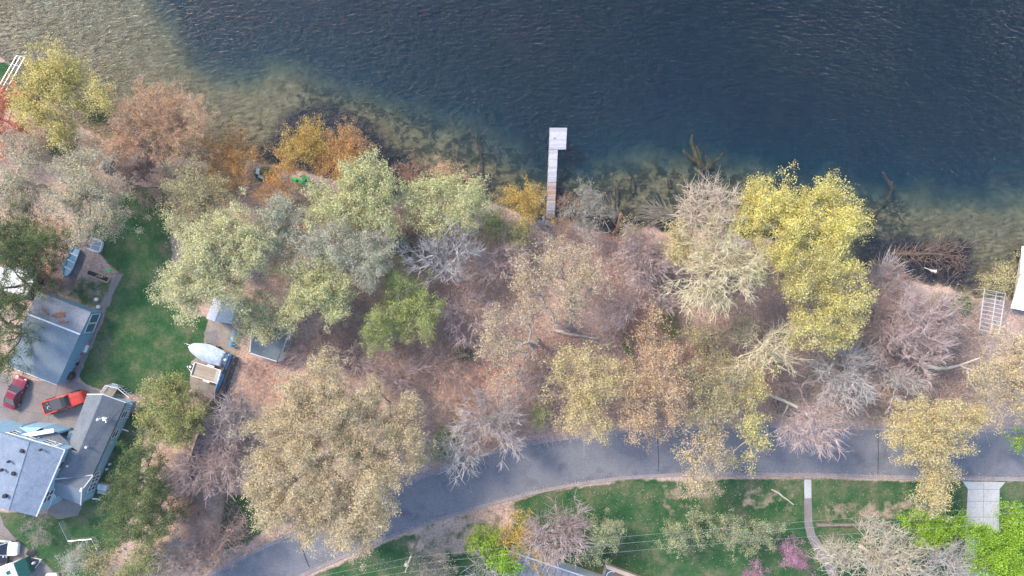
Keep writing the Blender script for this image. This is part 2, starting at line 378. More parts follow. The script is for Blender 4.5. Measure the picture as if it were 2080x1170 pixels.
# ---------------------------------------------------------------- road, kerbs, drives, paths
M = {}
M['asphalt'] = surf('asphalt', (.108, .114, .142), (.168, .172, .198), 0.35, 0.85, bump=0.15, fine=5, c=(.138, .142, .168))
M['concrete'] = surf('concrete', (.175, .155, .155), (.23, .205, .20), 0.5, 0.85, fine=6, bump=0.05)
M['newconcrete'] = surf('pale_concrete', (.36, .37, .39), (.44, .45, .48), 0.5, 0.85, fine=6, bump=0.05)
M['gutter'] = surf('gutter_concrete', (.21, .195, .22), (.28, .265, .29), 0.8, 0.9, fine=8, bump=0.05)
M['kerb'] = surf('kerb_concrete', (.25, .225, .225), (.32, .295, .285), 0.8, 0.85, fine=8, bump=0.05)
M['tar'] = surf('tar', (.03, .03, .035), (.045, .045, .05), 3, 0.7)
M['wornconc'] = surf('worn_concrete', (.165, .15, .155), (.22, .20, .205), 0.9, 0.9, fine=5)
NE_ = ar([(-250, 1520), (0, 1385), (250, 1254), (350, 1202), (423, 1162), (535, 1107), (650, 1051), (720, 1019), (800, 985), (880, 954), (969, 921), (1030, 905), (1089, 893), (1148, 884), (1250, 872), (1350, 865), (1500, 860), (1650, 861), (1780, 864), (1930, 867), (2080, 869), (2500, 872), (3200, 880)])
SE_ = ar([(-80, 1540), (180, 1395), (440, 1258), (540, 1208), (620, 1168), (700, 1132), (780, 1098), (850, 1072), (920, 1049), (990, 1028), (1060, 1009), (1120, 996), (1178, 985), (1250, 975), (1327, 969), (1410, 966), (1500, 966), (1650, 968), (1780, 972), (1930, 975), (2080, 977), (2500, 981), (3200, 990)])
def resample(P, n):
    d = np.r_[0, np.cumsum(np.hypot(*np.diff(P, axis=0).T))]; t = np.linspace(0, d[-1], n)
    # smooth the corners of the polyline a little
    q = np.stack([np.interp(t, d, P[:, 0]), np.interp(t, d, P[:, 1])], 1)
    for _ in range(6): q[1:-1] = (q[:-2] + 2 * q[1:-1] + q[2:]) / 4
    return q
NR, SR = resample(NE_, 170), resample(SE_, 170)
def inset(A, B, w_):
    """move the edge A towards B by w_ pixels"""
    d = B - A; return A + d / np.hypot(d[:, 0], d[:, 1])[:, None] * w_
def strip(name, A, B, z, m, kind='structure', th=None):
    b = MB(); n = len(A)
    for i in range(n - 1):
        q = [V(*A[i], 0), V(*B[i], 0), V(*B[i+1], 0), V(*A[i+1], 0)]
        q = [(v.x, v.y, z) for v in q]
        if th is None: b.poly(q)
    if th is not None:
        la = [(V(*a, 0).x, V(*a, 0).y) for a in A]; lb = [(V(*a, 0).x, V(*a, 0).y) for a in B]
        rings = [[(p[0], p[1], z - th), (p[0], p[1], z), (q[0], q[1], z), (q[0], q[1], z - th)] for p, q in zip(la, lb)]
        b.loft(rings)
    o = b.build(name, m)
    if o.data.polygons[0].normal.z < 0 and th is None: o.data.flip_normals()
    return tag(o, kind=kind)
strip('road', inset(NR, SR, 10.5), inset(SR, NR, 8), 0.03, M['asphalt'])
strip('gutter', inset(NR, SR, 3.6), inset(NR, SR, 11.5), 0.036, M['gutter'])
strip('gutter', inset(SR, NR, 3.0), inset(SR, NR, 9), 0.036, M['gutter'])
strip('kerb', NR, inset(NR, SR, 4.0), 0.14, M['kerb'], th=0.25)
strip('kerb', SR, inset(SR, NR, 3.2), 0.14, M['kerb'], th=0.25)
def joint(pts, wd, name='road_joint', mat='tar', z=0.034):
    b = MB()
    for p, q in zip(pts[:-1], pts[1:]):
        a, c = V(*p), V(*q); d = (c - a).normalized(); n = Vector((-d.y, d.x, 0)) * wd / 2
        b.poly([(v.x, v.y, z) for v in (a - n, c - n, c + n, a + n)])
    return tag(b.build(name, M[mat]), kind='structure')
joint([(1337, 874), (1336, 900), (1338, 930), (1337, 957)], 0.10)
joint([(1783, 874), (1784, 920), (1783, 962)], 0.10)
joint([(604, 1082), (612, 1108), (622, 1136), (629, 1152)], 0.16)
def flat(name, pts, m, z=0.02, th=0.08, kind='structure'):
    b = MB(); b.slab([(V(*p).x, V(*p).y, z) for p in pts], th); return tag(b.build(name, m), kind=kind)
flat('driveway', [(-140, 700), (20, 765), (60, 772), (115, 776), (138, 776), (155, 774), (190, 790), (215, 803), (190, 880), (120, 905), (-140, 905)], M['concrete'])
for a, b_ in [((-60, 815), (200, 862)), ((60, 772), (20, 900)), ((120, 778), (85, 900)), ((-60, 862), (185, 903)), ((0, 775), (200, 830))]:
    joint([a, b_], 0.035, 'concrete_joint', 'tar', 0.0245)
flat('driveway', [(-140, 1030), (0, 1042), (8, 1066), (30, 1092), (62, 1120), (98, 1150), (122, 1176), (140, 1240), (-140, 1240)], M['concrete'])
for a, b_ in [((-20, 1075), (60, 1120)), ((20, 1100), (-10, 1200)), ((62, 1122), (20, 1200))]: joint([a, b_], 0.04, 'concrete_joint', 'tar', 0.0245)
flat('garden_path', [(238, 555), (250, 557), (222, 612), (203, 655), (186, 700), (170, 738), (158, 772), (140, 778), (148, 740), (168, 690), (186, 650), (200, 625), (222, 590)], M['wornconc'])
flat('patio', [(125, 1000), (150, 1005), (170, 1020), (158, 1047), (118, 1055), (95, 1040)], M['concrete'])
flat('sidewalk', [(1633, 971), (1648, 971), (1649, 1030), (1650, 1062), (1656, 1085), (1672, 1108), (1690, 1135), (1706, 1176), (1720, 1230), (1700, 1230), (1688, 1180), (1672, 1146), (1654, 1118), (1640, 1092), (1634, 1065)], M['wornconc'], 0.03)
flat('sidewalk', [(1633.5, 974), (1647.5, 974), (1648, 1012), (1634, 1012)], M['newconcrete'], 0.036)
flat('driveway', [(1955, 978), (2042, 979), (2030, 993), (2029, 1060), (2036, 1240), (1955, 1240), (1962, 1060), (1966, 993)], M['newconcrete'], 0.045, 0.1)
for a, b_ in [((1966, 994), (2030, 994)), ((1998, 980), (1996, 1100)), ((1963, 1018), (2029, 1018)), ((1962, 1050), (2029, 1050))]: joint([a, b_], 0.03, 'concrete_joint', 'tar', 0.0495)
flat('gravel_pad', [(424, 645), (472, 658), (485, 690), (478, 720), (455, 770), (430, 800), (385, 790), (388, 735), (412, 715), (415, 690)], surf('gravel', (.22, .19, .165), (.31, .27, .24), 1.2, 0.95, fine=7, bump=0.4), 0.02)
flat('dirt_bed', [(142, 540), (165, 510), (176, 520), (158, 560), (150, 590), (130, 605), (118, 590), (128, 565)], surf('dirt', (.13, .10, .10), (.22, .19, .19), 1.0, 0.95, fine=7, bump=0.4), 0.015)
flat('concrete_patch', [(368 + 46, 675), (440, 670), (447, 700), (420, 705)], M['wornconc'], 0.03)

# ---------------------------------------------------------------- buildings
M['roofA'] = surf('pale_shingle', (.165, .21, .285), (.22, .265, .34), 1.2, 0.9, fine=5.5, bump=0.3)
M['roofB'] = surf('grey_shingle', (.125, .145, .175), (.165, .185, .215), 0.8, 0.9, fine=6, bump=0.3)
M['roofG'] = surf('garage_shingle', (.135, .185, .235), (.175, .22, .27), 0.5, 0.9, fine=7, bump=0.25)
M['membrane'] = surf('roof_membrane', (.19, .205, .245), (.26, .275, .315), 0.45, 0.6, fine=3, bump=0.05)
M['bluewall'] = striped('blue_siding', (.24, .42, .55), (.29, .47, .60), (.17, .32, .44), 5, 0)
M['tealwall'] = striped('teal_siding', (.15, .32, .45), (.19, .37, .50), (.10, .24, .34), 5, 0)
M['white'] = plain('white_paint', (.80, .81, .83), 0.5)
M['glass'] = plain('dark_glass', (.035, .045, .06), 0.08)
M['teal'] = plain('teal_panel', (.05, .15, .19), 0.4)
M['black'] = plain('black_plastic', (.016, .017, .02), 0.5)
M['wood'] = striped('weathered_deck_boards', (.30, .24, .19), (.42, .35, .29), (.10, .08, .07), 7, R(25))
M['darkwood'] = surf('grey_fence_wood', (.10, .10, .105), (.17, .17, .18), 1.5, 0.9, fine=9)
M['chrome'] = plain('galvanised_metal', (.62, .63, .66), 0.35, 0.6)
M['trim'] = plain('white_trim', (.66, .69, .74), 0.5)
M['metalroof'] = striped('seamed_metal_roof', (.15, .165, .20), (.19, .205, .245), (.09, .10, .125), 1.1, R(22), 0.45, 0.2, 0.12)
M['brown'] = surf('brown_roof', (.09, .065, .06), (.14, .10, .09), 1, 0.9)
M['tan'] = surf('tan_fascia', (.36, .28, .22), (.44, .35, .28), 1, 0.8)
M['rust'] = surf('leaf_debris', (.23, .11, .06), (.34, .19, .11), 3, 0.95, fine=10)

def roofslab(b, pts, th=0.14): b.slab([V(*p) for p in pts], th)
def walls_from(parent, base, m, name='wall', zbot=-0.2, sink=0.12):
    """base: plan corners (px,py,ztop) of the wall heads; one wall mesh per side, butted"""
    n = len(base); c = sum((V(*p) for p in base), Vector()) / n
    out = []
    P = [V(*p) for p in base]
    for i in range(n):
        a, d = P[i], P[(i + 1) % n]
        e = (d - a); e.z = 0; e.normalize(); nn = Vector((-e.y, e.x, 0))
        if nn.dot(c - a) < 0: nn = -nn
        b = MB(); t = nn * 0.18
        b.loft([[a, a + t, (a + t).xy.to_3d() + Vector((0, 0, zbot)), a.xy.to_3d() + Vector((0, 0, zbot))],
                [d, d + t, (d + t).xy.to_3d() + Vector((0, 0, zbot)), d.xy.to_3d() + Vector((0, 0, zbot))]])
        out.append(b.build(name, m, parent))
    return out
def wall_window(parent, a, d, t0, t1, z0, z1, name='window', panes=2, frame='white', glass='glass', outward=0.05, bars=True):
    """a window on the vertical wall from a to d (world xy), between fractions t0..t1"""
    a, d = Vector((a[0], a[1], 0)), Vector((d[0], d[1], 0)); e = d - a
    nn = Vector((e.y, -e.x, 0)).normalized()
    if nn.dot(-(a + d) / 2) < 0: nn = -nn            # outward faces the side the camera sees
    p, q = a + e * t0, a + e * t1; u = (q - p).normalized(); W = (q - p).length
    def bx(b, s0, s1, h0, h1, o0, o1):
        pts = [p + u * s0 + nn * o0, p + u * s1 + nn * o0, p + u * s1 + nn * o1, p + u * s0 + nn * o1]
        b.slab([(v.x, v.y, h1) for v in pts], h1 - h0)
    fr = MB(); k = 0.06
    bx(fr, -k, W + k, z1, z1 + k, 0.0, outward + .04); bx(fr, -k, W + k, z0 - k, z0, 0.0, outward + .05)
    bx(fr, -k, 0, z0, z1, 0.0, outward + .04); bx(fr, W, W + k, z0, z1, 0.0, outward + .04)
    if bars:
        for i in range(1, panes): bx(fr, W * i / panes - .04, W * i / panes + .04, z0, z1, 0.0, outward + .03)
        bx(fr, 0, W, (z0 + z1) / 2 - .03, (z0 + z1) / 2 + .03, 0.0, outward + .030)
    f = fr.build(name, M[frame], parent)
    g = MB(); bx(g, 0, W, z0, z1, 0.0, outward * .5); g.build('pane', M[glass], f)
    return f
def shrink(pts, m_):
    c = sum((V(*p) for p in pts), Vector()) / len(pts); r = []
    for p in pts:
        v = V(*p); d = (c - v); d.z = 0; v = v + d.normalized() * m_; v.z = p[2] - 0.16
        k = (CAMH - v.z) / CAMH / S; r.append((v.x / k + 1040, 585 - v.y / k, v.z))
    return r
# detached garage
def garage():
    t = empty('garage', V(95, 690), 'detached garage with wide grey shingle roof and pale flat upper roof beside the lawn path', 'garage')
    t.location = (0, 0, 0)
    A, B = (55, 637, 3.1), (163, 679, 3.1); C, D = (185, 634, 2.6), (77, 592, 2.6); E, F = (13, 742, 2.45), (116, 782, 2.45)
    b = MB(); roofslab(b, [A, B, F, E]); b.build('roof', M['roofG'], t)
    b = MB(); roofslab(b, [D, C, B, A]); fl = b.build('flat_roof', M['membrane'], t)
    b = MB(); a, c = V(*A), V(*B); b.tube([a + Vector((0, 0, .03)), c + Vector((0, 0, .03))], 0.11, 6); b.build('ridge_flashing', M['white'], t)
    b = MB()
    rr = random.Random(3)
    for cx, cy, r, n in [(123, 641, 8, 26), (89, 631, 4, 14), (96, 638, 2, 5), (125, 655, 3, 8), (112, 640, 5, 10), (137, 654, 2, 4)]:
        b = MB()
        for _ in range(n):
            x, y = cx + rr.gauss(0, r * .5), cy + rr.gauss(0, r * .3)
            tt_ = ((x - 55) * 42 - (y - 637) * 108) / (22 * 42 + 45 * 108); zz = 3.1 - .5 * max(0, min(1, tt_ ))
            b.ball(V(x, y, zz + .03), (rr.uniform(.15, .34), rr.uniform(.12, .25), .03), 7, 3)
        b.build('leaf_debris', M['rust'], t)
    W = shrink([D, C, B, F, E, A], 0.12)
    P = walls_from(t, W, M['tealwall'])
    w = [V(*p) for p in W]
    wall_window(t, w[1], w[2], 0.10, 0.48, 0.25, 2.1, 'door_panel', 1, 'white', 'teal', bars=False)
    wall_window(t, w[1], w[2], 0.54, 0.93, 0.25, 2.1, 'door_panel', 1, 'white', 'teal', bars=False)
    b = MB()
    b.tube([V(116, 782, 2.36), V(13, 742, 2.36)], 0.06, 6); b.tube([V(116, 782, 2.35), V(118, 781.5, .2)], .05, 6); b.build('gutter_pipe', M['white'], t)
garage()
# the blue house
def house():
    t = empty('blue_house', (0, 0, 0), 'large light blue house with three grey shingle roofs at the lower left', 'house')
    zA, zR = 5.5, 6.5
    # tall west wing
    A0, A1, A2, A3 = (12, 878, zA), (132, 914, zA), (74, 1049, zA), (-46, 1030, zA)
    R0, R1 = (60, 898, zR), (18, 1036, zR)
    A00 = (-50, 862, zA); A33 = (-110, 1010, zA)
    b = MB(); roofslab(b, [R0, A1, A2, R1]); b.build('roof', M['roofA'], t)
    b = MB(); roofslab(b, [R0, R1, A33, A00]); b.build('roof', M['roofA'], t)
    b = MB(); b.tube([V(*R0), V(*R1)], .07, 5); b.build('ridge_cap', M['roofA'], t)
    for px, py, s in [(45, 916, .42), (82, 914, .22), (17, 938, .25), (27.5, 962, .42), (9.5, 1008, .42), (2.5, 955, .3)]:
        b = MB(); x = V(px, py, 6.6)
        zz = 6.55 if px > 20 else 6.75
        b.box((V(px, py, zz).x, V(px, py, zz).y, zz - .05), (s, s, .5), R(-20)); b.build('roof_vent', M['black'], t)
    b = MB()
    b.tube([V(12, 878, zA + .02), V(132, 914, zA + .02)], .06, 5); b.tube([V(*A1), V(*A2)], .10, 5); b.build('eave_trim', M['trim'], t)
    W = shrink([A1, A2, A33, A00], 0.45)
    walls_from(t, W, M['bluewall'])
    w = [V(*p) for p in W]
    # gable infill under the ridge, north side
    b = MB(); n0, n1 = w[3], w[0]; pk = V(60, 898, zR - .3) + Vector((-.15, -.35, 0)); b.slab([n0, n1, pk], .12); b.build('gable', M['bluewall'], t)
    for t0, t1, z0, z1, n in [(.20, .32, 3.2, 4.6, 1), (.68, .86, 3.3, 4.8, 2), (.66, .86, .7, 2.2, 2)]:
        wall_window(t, w[0], w[1], t0, t1, z0, z1, 'window', n)
    for t0, t1, z0, z1 in [(.50, .60, 3.3, 4.5), (.70, .80, 3.3, 4.5), (.82, .88, 3.4, 4.3), (.30, .38, 3.3, 4.5), (.55, .62, .8, 1.9)]:
        wall_window(t, w[3], w[0], t0, t1, z0, z1, 'window', 1, 'trim')
    b = MB(); q0, q1 = w[0], w[1]; b.tube([(q0.x + .05, q0.y, 2.75), (q1.x + .05, q1.y, 2.75)], .06, 5); b.build('belt_trim', M['trim'], t)
    # long east wing
    zB, zC = 2.75, 4.1
    N0, N1, N2 = (177, 801, zB), (209, 801, zC), (256, 818, zB)
    R2 = (160, 918, zC); Wst = (139, 903, zB); Es = (189, 966, zB)
    b = MB(); roofslab(b, [N0, N1, R2, Wst]); b.build('roof', M['roofB'], t)
    Rc = (108, 974, zC - .15)
    b = MB(); roofslab(b, [N1, N2, Es, (150, 970, zC - .45), (112, 972, zC - .1), (136, 912, zC - .25), R2]); b.build('roof', M['roofB'], t)
    # cross gable at the south end
    Ap = (166, 996, zC); Ss = (164, 1026, zB); Sw = (110, 1004, zB); Rw = (106, 976, zC)
    b = MB(); roofslab(b, [Es, Ap, Rw, (110, 972, zC - .05)]); b.build('roof', M['roofB'], t)
    b = MB(); roofslab(b, [Rw, Ap, Ss, Sw]); b.build('roof', M['roofG'], t)
    b = MB(); b.tube([V(112, 973, zC + .02), V(189, 965, zB + .04)], .09, 5); b.build('valley_flashing', M['trim'], t)
    for p, q in [(N0, N1), (N1, N2), (Es, Ap), (Ap, Ss)]: b = MB(); b.tube([V(*p), V(*q)], .07, 5); b.build('rake_trim', M['white'], t)
    b = MB(); b.tube([V(*N2), V(*Es)], .08, 5); b.build('eave_gutter', M['black'], t)
    W2 = shrink([N0, N2, Es, Ss, Sw, Wst], 0.3); walls_from(t, W2, M['bluewall']); w2 = [V(*p) for p in W2]
    b = MB(); b.slab([w2[0], w2[1], V(209, 802, zC - .2) + Vector((0, -.3, 0))], .12); b.build('gable', M['tealwall'], t)
    b = MB(); b.slab([w2[2], w2[3], V(166, 996, zC - .2) + Vector((-.3, 0, 0))], .12); b.build('gable', M['bluewall'], t)
    for t0, t1 in [(.12, .21), (.40, .50)]: wall_window(t, w2[1], w2[2], t0, t1, 1.0, 2.2, 'window', 1)
    for t0, t1 in [(.16, .36), (.42, .66)]: wall_window(t, w2[2], w2[3], t0, t1, .7, 2.2, 'window', 2)
    wall_window(t, w2[2], w2[3], -.02 + .04, .12, 1.1, 2.1, 'window', 1)
    # roof fittings
    b = MB(); c = V(203, 851, 3.9); b.tube([(c.x, c.y, 3.7), (c.x, c.y, 4.3)], .13, 8); b.ball((c.x, c.y, 4.4), .2); b.build('vent_cap', M['white'], t)
    b = MB(); c = V(213, 850, 3.8); b.box((c.x, c.y, 4.0), (.35, .5, .3), .3); b.box((c.x + .35, c.y + .1, 4.0), (.3, .14, .5), .3); b.box((c.x + .3, c.y - .3, 4.0), (.14, .4, .3), .2); b.build('satellite_mount', M['white'], t)
    for px, py in [(176, 908), (138, 946)]:
        b = MB(); c = V(px, py, 3.9); b.tube([(c.x, c.y, 3.6), (c.x, c.y, 4.15)], .16, 8); b.build('vent_pipe', M['trim'], t)
    b = MB(); c = V(165, 995, 4.2); b.box((c.x, c.y, 4.15), (.25, .5, .3), R(-15)); b.build('ridge_end_cap', M['white'], t)
    # downpipe elbows on the grass
    for a, c in [((243, 872), (261, 876)), ((188, 1013), (205, 1016))]:
        b = MB(); b.tube([V(*a, .15), V((a[0] + c[0]) / 2, (a[1] + c[1]) / 2 - 1.5, .14), V(*c, .1)], .10, 6); b.build('downpipe', M['white'], t)
    # entry porch between the wings
    E0, E1, E2, E3 = (38, 870, 3.0), (110, 873, 3.0), (152, 898, 3.0), (110, 908, 3.0)
    b = MB(); roofslab(b, [(72, 884, 3.1), (118, 880, 3.1), (146, 905, 3.0), (118, 916, 3.2)], .12); b.build('porch_roof', M['roofB'], t)
    b = MB(); a, c = V(42, 886, 3.6), V(110, 874, 3.6); d = (c - a); b.box(((a.x + c.x) / 2, (a.y + c.y) / 2, 3.6), (d.length, .55, .22), math.atan2(d.y, d.x)); b.build('porch_beam', M['white'], t)
    W3 = shrink([(38, 866, 3.1), (84, 868, 3.1), (118, 880, 3.1), (72, 890, 3.1)], .1); walls_from(t, W3, M['bluewall'])
    b = MB(); b.slab([V(38, 868, 3.2), V(86, 868, 3.2), V(60, 882, 3.3)], .1); b.build('porch_gable', M['bluewall'], t)
    b = MB(); a = V(141, 884, .9); b.box((a.x, a.y, .45), (.5, 1.0, .9), R(-20)); b.build('propane_locker', M['white'], t)
house()
# garden deck and stairs at the north end of the house
def deck():
    t = empty('wooden_deck', (0, 0, 0), 'small wooden deck with white rails at the north end of the blue house', 'deck')
    b = MB(); b.slab([V(*p, 1.1) for p in [(215, 783), (239, 789), (228, 806), (203, 799)]], .12); b.build('platform', M['wood'], t)
    for p, q, n in [((204, 797), (214, 783), 3), ((214, 783), (239, 789), 6), ((239, 789), (262, 808), 5)]:
        b = MB(); a, c = V(*p, 2.0), V(*q, 2.0); b.tube([a, c], .05, 5); b.tube([a - Vector((0, 0, .7)), c - Vector((0, 0, .7))], .04, 5)
        for i in range(n + 1):
            v = a.lerp(c, i / n); b.tube([v, (v.x, v.y, .0)], .045, 5)
        b.build('railing', M['white'], t)
    for i in range(4):
        b = MB(); b.slab([V(226 + i * .5, 781 - i * 1.4 + 5, 1.0 - .22 * i), V(238 + i * .5, 784 - i * 1.4 + 5, 1.0 - .22 * i), V(238 + i * .5, 781 - i * 1.6 + 5, 1.0 - .22 * i), V(226 + i * .5, 778 - i * 1.6 + 5, 1.0 - .22 * i)], .06); b.build('step', M['trim'], t)
deck()
def side_steps():
    t = empty('side_stairs', (0, 0, 0), 'narrow dark wooden stair with pale treads along the east wall of the blue house', 'stairs')
    b = MB(); a, c = V(258, 818, 1.6), V(250, 850, .3); b.tube([a, c], .05, 5); b.tube([a + Vector((.7, .1, 0)), c + Vector((.7, .1, 0))], .05, 5); b.build('stringer', M['darkwood'], t)
    for i in range(7):
        v = a.lerp(c, (i + .5) / 7); b = MB(); b.box((v.x + .35, v.y + .05, v.z), (.75, .16, .05), R(-15)); b.build('tread', M['trim'], t)
side_steps()
def shed(name, label, roofs, wallpts, m, extra=None, hinge=None):
    t = empty(name, (0, 0, 0), label, 'shed', 'garden sheds by the boat pad')
    for pts, mt in roofs:
        b = MB(); roofslab(b, pts, .1); b.build('roof', mt, t)
    walls_from(t, shrink(wallpts, .02 if name == 'garden_shed' else -.22), m); return t
M['shedroof'] = surf('shaded_blue_shed_roof', (.27, .33, .41), (.33, .39, .47), 1.0, 0.8, fine=6)  # east slope of the garden shed, its shade mixed into the colour
M['shedroof2'] = surf('sunlit_blue_shed_roof', (.36, .39, .46), (.42, .45, .52), 1.0, 0.8, fine=6)  # west slope of the same roof, painted lighter as if sunlit
M['shedroof3'] = surf('grey_green_shed_roof', (.16, .19, .20), (.21, .24, .25), 0.8, 0.9, fine=6)
M['palewall'] = plain('pale_shed_wall', (.46, .54, .62), 0.6)
t = shed('garden_shed', 'small garden shed with pale blue roof and a dark patch, north of the boat', [([(436, 596, 2.3), (455, 600, 2.9), (436, 653, 2.9), (419, 647, 2.3)], M['shedroof2']), ([(455, 600, 2.9), (482, 607, 2.3), (471, 658, 2.3), (436, 653, 2.9)], M['shedroof'])],
         [(436, 596, 2.3), (482, 607, 2.3), (471, 658, 2.3), (419, 647, 2.3)], M['palewall'])
b = MB(); b.slab([V(449, 607, 2.92), V(462, 611, 2.75), V(459, 620, 2.75), V(446, 616, 2.95)], .05); b.build('roof_patch', plain('dark_blue_patch', (.07, .10, .16), .6), t)
t = shed('barn_shed', 'larger shed with grey roof, white end wall and dark green door under the pale tree', [([(512, 660, 2.5), (586, 668, 2.5), (574, 706, 3.4), (511, 690, 3.4)], M['shedroof3']), ([(511, 690, 3.4), (574, 706, 3.4), (562, 733, 2.5), (508, 716, 2.5)], M['shedroof3'])],
         [(512, 660, 2.5), (586, 668, 2.5), (562, 733, 2.5), (508, 716, 2.5)], M['white'])
ws = [V(*p) for p in shrink([(512, 660, 2.5), (586, 668, 2.5), (562, 733, 2.5), (508, 716, 2.5)], -.22)]
b = MB(); b.slab([ws[1], ws[2], V(574, 706, 3.3)], .1); b.build('gable', M['white'], t)
wall_window(t, ws[1], ws[2], .38, .72, .1, 1.9, 'door', 2, 'white', 'teal')
# neighbour's white roof under the pines
t = empty('white_outbuilding', (0, 0, 0), 'low outbuilding with white metal roof half hidden under the dark pines', 'outbuilding')
b = MB(); roofslab(b, [(-40, 540, 2.6), (62, 545, 2.6), (76, 556, 2.6), (52, 603, 2.4), (-40, 575, 2.4)], .1); b.build('roof', surf('white_metal_roof', (.62, .64, .66), (.74, .75, .77), 1.2, .5), t)
walls_from(t, shrink([(-40, 540, 2.6), (62, 545, 2.6), (76, 556, 2.6), (52, 603, 2.4), (-40, 575, 2.4)], .3), M['brown'])
# south neighbours
t = empty('metal_roof_house', (0, 0, 0), 'house with dark blue-grey seamed metal roof at the bottom edge', 'house')
b = MB(); roofslab(b, [(1035, 1120, 3.4), (1190, 1172, 3.4), (1260, 1196, 3.4), (1235, 1290, 4.6), (1005, 1230, 4.6)], .15); b.build('roof', M['metalroof'], t)
b = MB(); b.tube([V(1035, 1119.5, 3.42), V(1260, 1195.5, 3.42)], .13, 6); b.tube([V(1035, 1120, 3.42), V(1005, 1230, 4.62)], .09, 6); b.build('gutter', M['chrome'], t)
walls_from(t, shrink([(1035, 1120, 3.4), (1260, 1196, 3.4), (1235, 1290, 4.6), (1005, 1230, 4.6)], .5), M['palewall'])
t = empty('brown_porch_house', (0, 0, 0), 'corner of a brown roofed house with tan edge at the bottom', 'house')
b = MB(); roofslab(b, [(1233, 1154, 3.0), (1330, 1192, 3.0), (1310, 1260, 3.0), (1212, 1230, 3.0)], .12); b.build('roof', M['brown'], t)
b = MB(); b.slab([V(*p, 3.15) for p in [(1229, 1146), (1340, 1188), (1337, 1196), (1232, 1155)]], .3); b.build('fascia', M['tan'], t)
b = MB(); b.slab([V(*p, 3.14) for p in [(1229, 1147), (1233, 1155), (1214, 1230), (1208, 1228)]], .25); b.build('fascia', M['darkwood'], t)
walls_from(t, shrink([(1233, 1154, 3.0), (1330, 1192, 3.0), (1310, 1260, 3.0), (1212, 1230, 3.0)], .4), M['tan'])
M['skyblue'] = plain('sky_blue_plastic', (.22, .52, .72), .5)
b = MB(); ce = V(1243, 1172, 3.06); b.tube([(ce.x + .75 * math.cos(R(a)), ce.y + .75 * math.sin(R(a)), 3.06) for a in range(60, 200, 14)], .06, 6)
tag(b.build('hoop', M['skyblue'], off=tuple(ce)), 'pale blue curved hoop lying on the brown roof corner', 'hoop')

# ---------------------------------------------------------------- dock, lifts, boats
def dock():
    t = empty('wooden_dock', (0, 0, 0), 'long white plank dock with square end platform standing in the lake', 'dock')
    m1 = plain('whitewashed_planks', (.44, .44, .49), .7); m2 = plain('greying_planks', (.36, .36, .41), .75); m3 = surf('bare_brown_planks', (.27, .18, .14), (.35, .25, .20), 2, .8); m4 = plain('weathered_planks', (.33, .30, .33), .8)
    rr = random.Random(5)
    def planks(name, y0, y1, xl0, xl1, xr0, xr1, step, fn, z=.15):
        b = MB(); y = y0
        while y < y1 - step * .3:
            f0 = (y - y0) / (y1 - y0); f1 = (min(y + step * .90, y1) - y0) / (y1 - y0); e = rr.uniform(-.35, .35)
            b.slab([V(xl0 + (xl1 - xl0) * f0 + e, y, z), V(xr0 + (xr1 - xr0) * f0 + e, y, z), V(xr0 + (xr1 - xr0) * f1 + e, y + step * .90, z), V(xl0 + (xl1 - xl0) * f1 + e, y + step * .90, z)], .05, fn(y, rr)); y += step
        return b.build(name, [m1, m2, m3, m4], t)
    def fn(y, r_):
        if y < 368: return 0 if r_.random() < .66 else 1
        if y < 406: return 2 if r_.random() < .8 else 3
        return 3 if r_.random() < .6 else (0 if r_.random() < .6 else 1)
    planks('platform', 259.5, 304, 1117, 1115.5, 1151.5, 1149.5, 2.6, fn)
    planks('walkway', 304.4, 441, 1115.5, 1109.5, 1133, 1126.5, 2.6, fn)
    for pts in [[(1117, 259.5), (1109.5, 441)], [(1133, 304), (1126.5, 441)], [(1151.5, 259.5), (1149.5, 304)]]:
        b = MB(); b.tube([V(*pts[0], .02), V(*pts[1], .02)], .07, 4); b.build('stringer', M['darkwood'], t)
    for i, f in enumerate(np.linspace(0, 1, 9)):
        for xl, xr in ((1117, 1109.5), (1133, 1126.5)):
            v = V(xl + (xr - xl) * f, 260 + 178 * f, .12); b = MB(); b.tube([v, (v.x, v.y, -4.5 + f * 3.6)], .05, 6); b.build('post', M['chrome'], t)
    for p in [(1151, 261), (1149.5, 303)]:
        v = V(*p, .12); b = MB(); b.tube([v, (v.x, v.y, -4)], .05, 6); b.build('post', M['chrome'], t)
    v = V(1127, 280.5, .2); b = MB(); b.box((v.x, v.y, .17), (.30, .12, .05), .4); b.build('cleat', M['rust'], t)
dock()
def lift(name, label, cs, z, nr, mid=.58, legs=True, r=.06, cat='boat lift'):
    t = empty(name, (0, 0, 0), label, cat)
    C = [V(*c, z) for c in cs]     # corners: 0-1 short end, 2-3 other end (0-3 and 1-2 are the long rails)
    for a, c in ((0, 3), (1, 2)): b = MB(); b.tube([C[a], C[c]], r * 1.2, 6); b.build('side_rail', M['chrome'], t)
    b = MB(); b.tube([C[0].lerp(C[1], mid), C[3].lerp(C[2], mid)], r, 6); b.build('centre_rail', M['chrome'], t)
    for i in range(nr + 1):
        f = i / nr; b = MB(); b.tube([C[0].lerp(C[3], f), C[1].lerp(C[2], f)], r * .8, 5); b.build('crossbar', M['chrome'], t)
    for c in C: b = MB(); b.tube([c, (c.x, c.y, -.6)], r, 6); b.build('leg', M['chrome'], t)
    return t
lift('boat_lift', 'aluminium boat canopy frame with cross bars on the right shore', [(2000, 588), (2042, 596), (2029, 679), (1989, 669)], 2.0, 10)
lift('boat_lift', 'narrow aluminium lift frame at the far left shore beside the yellow tree', [(34, 113), (50, 117), (9, 190), (-6, 182)], 1.6, 4, .45)
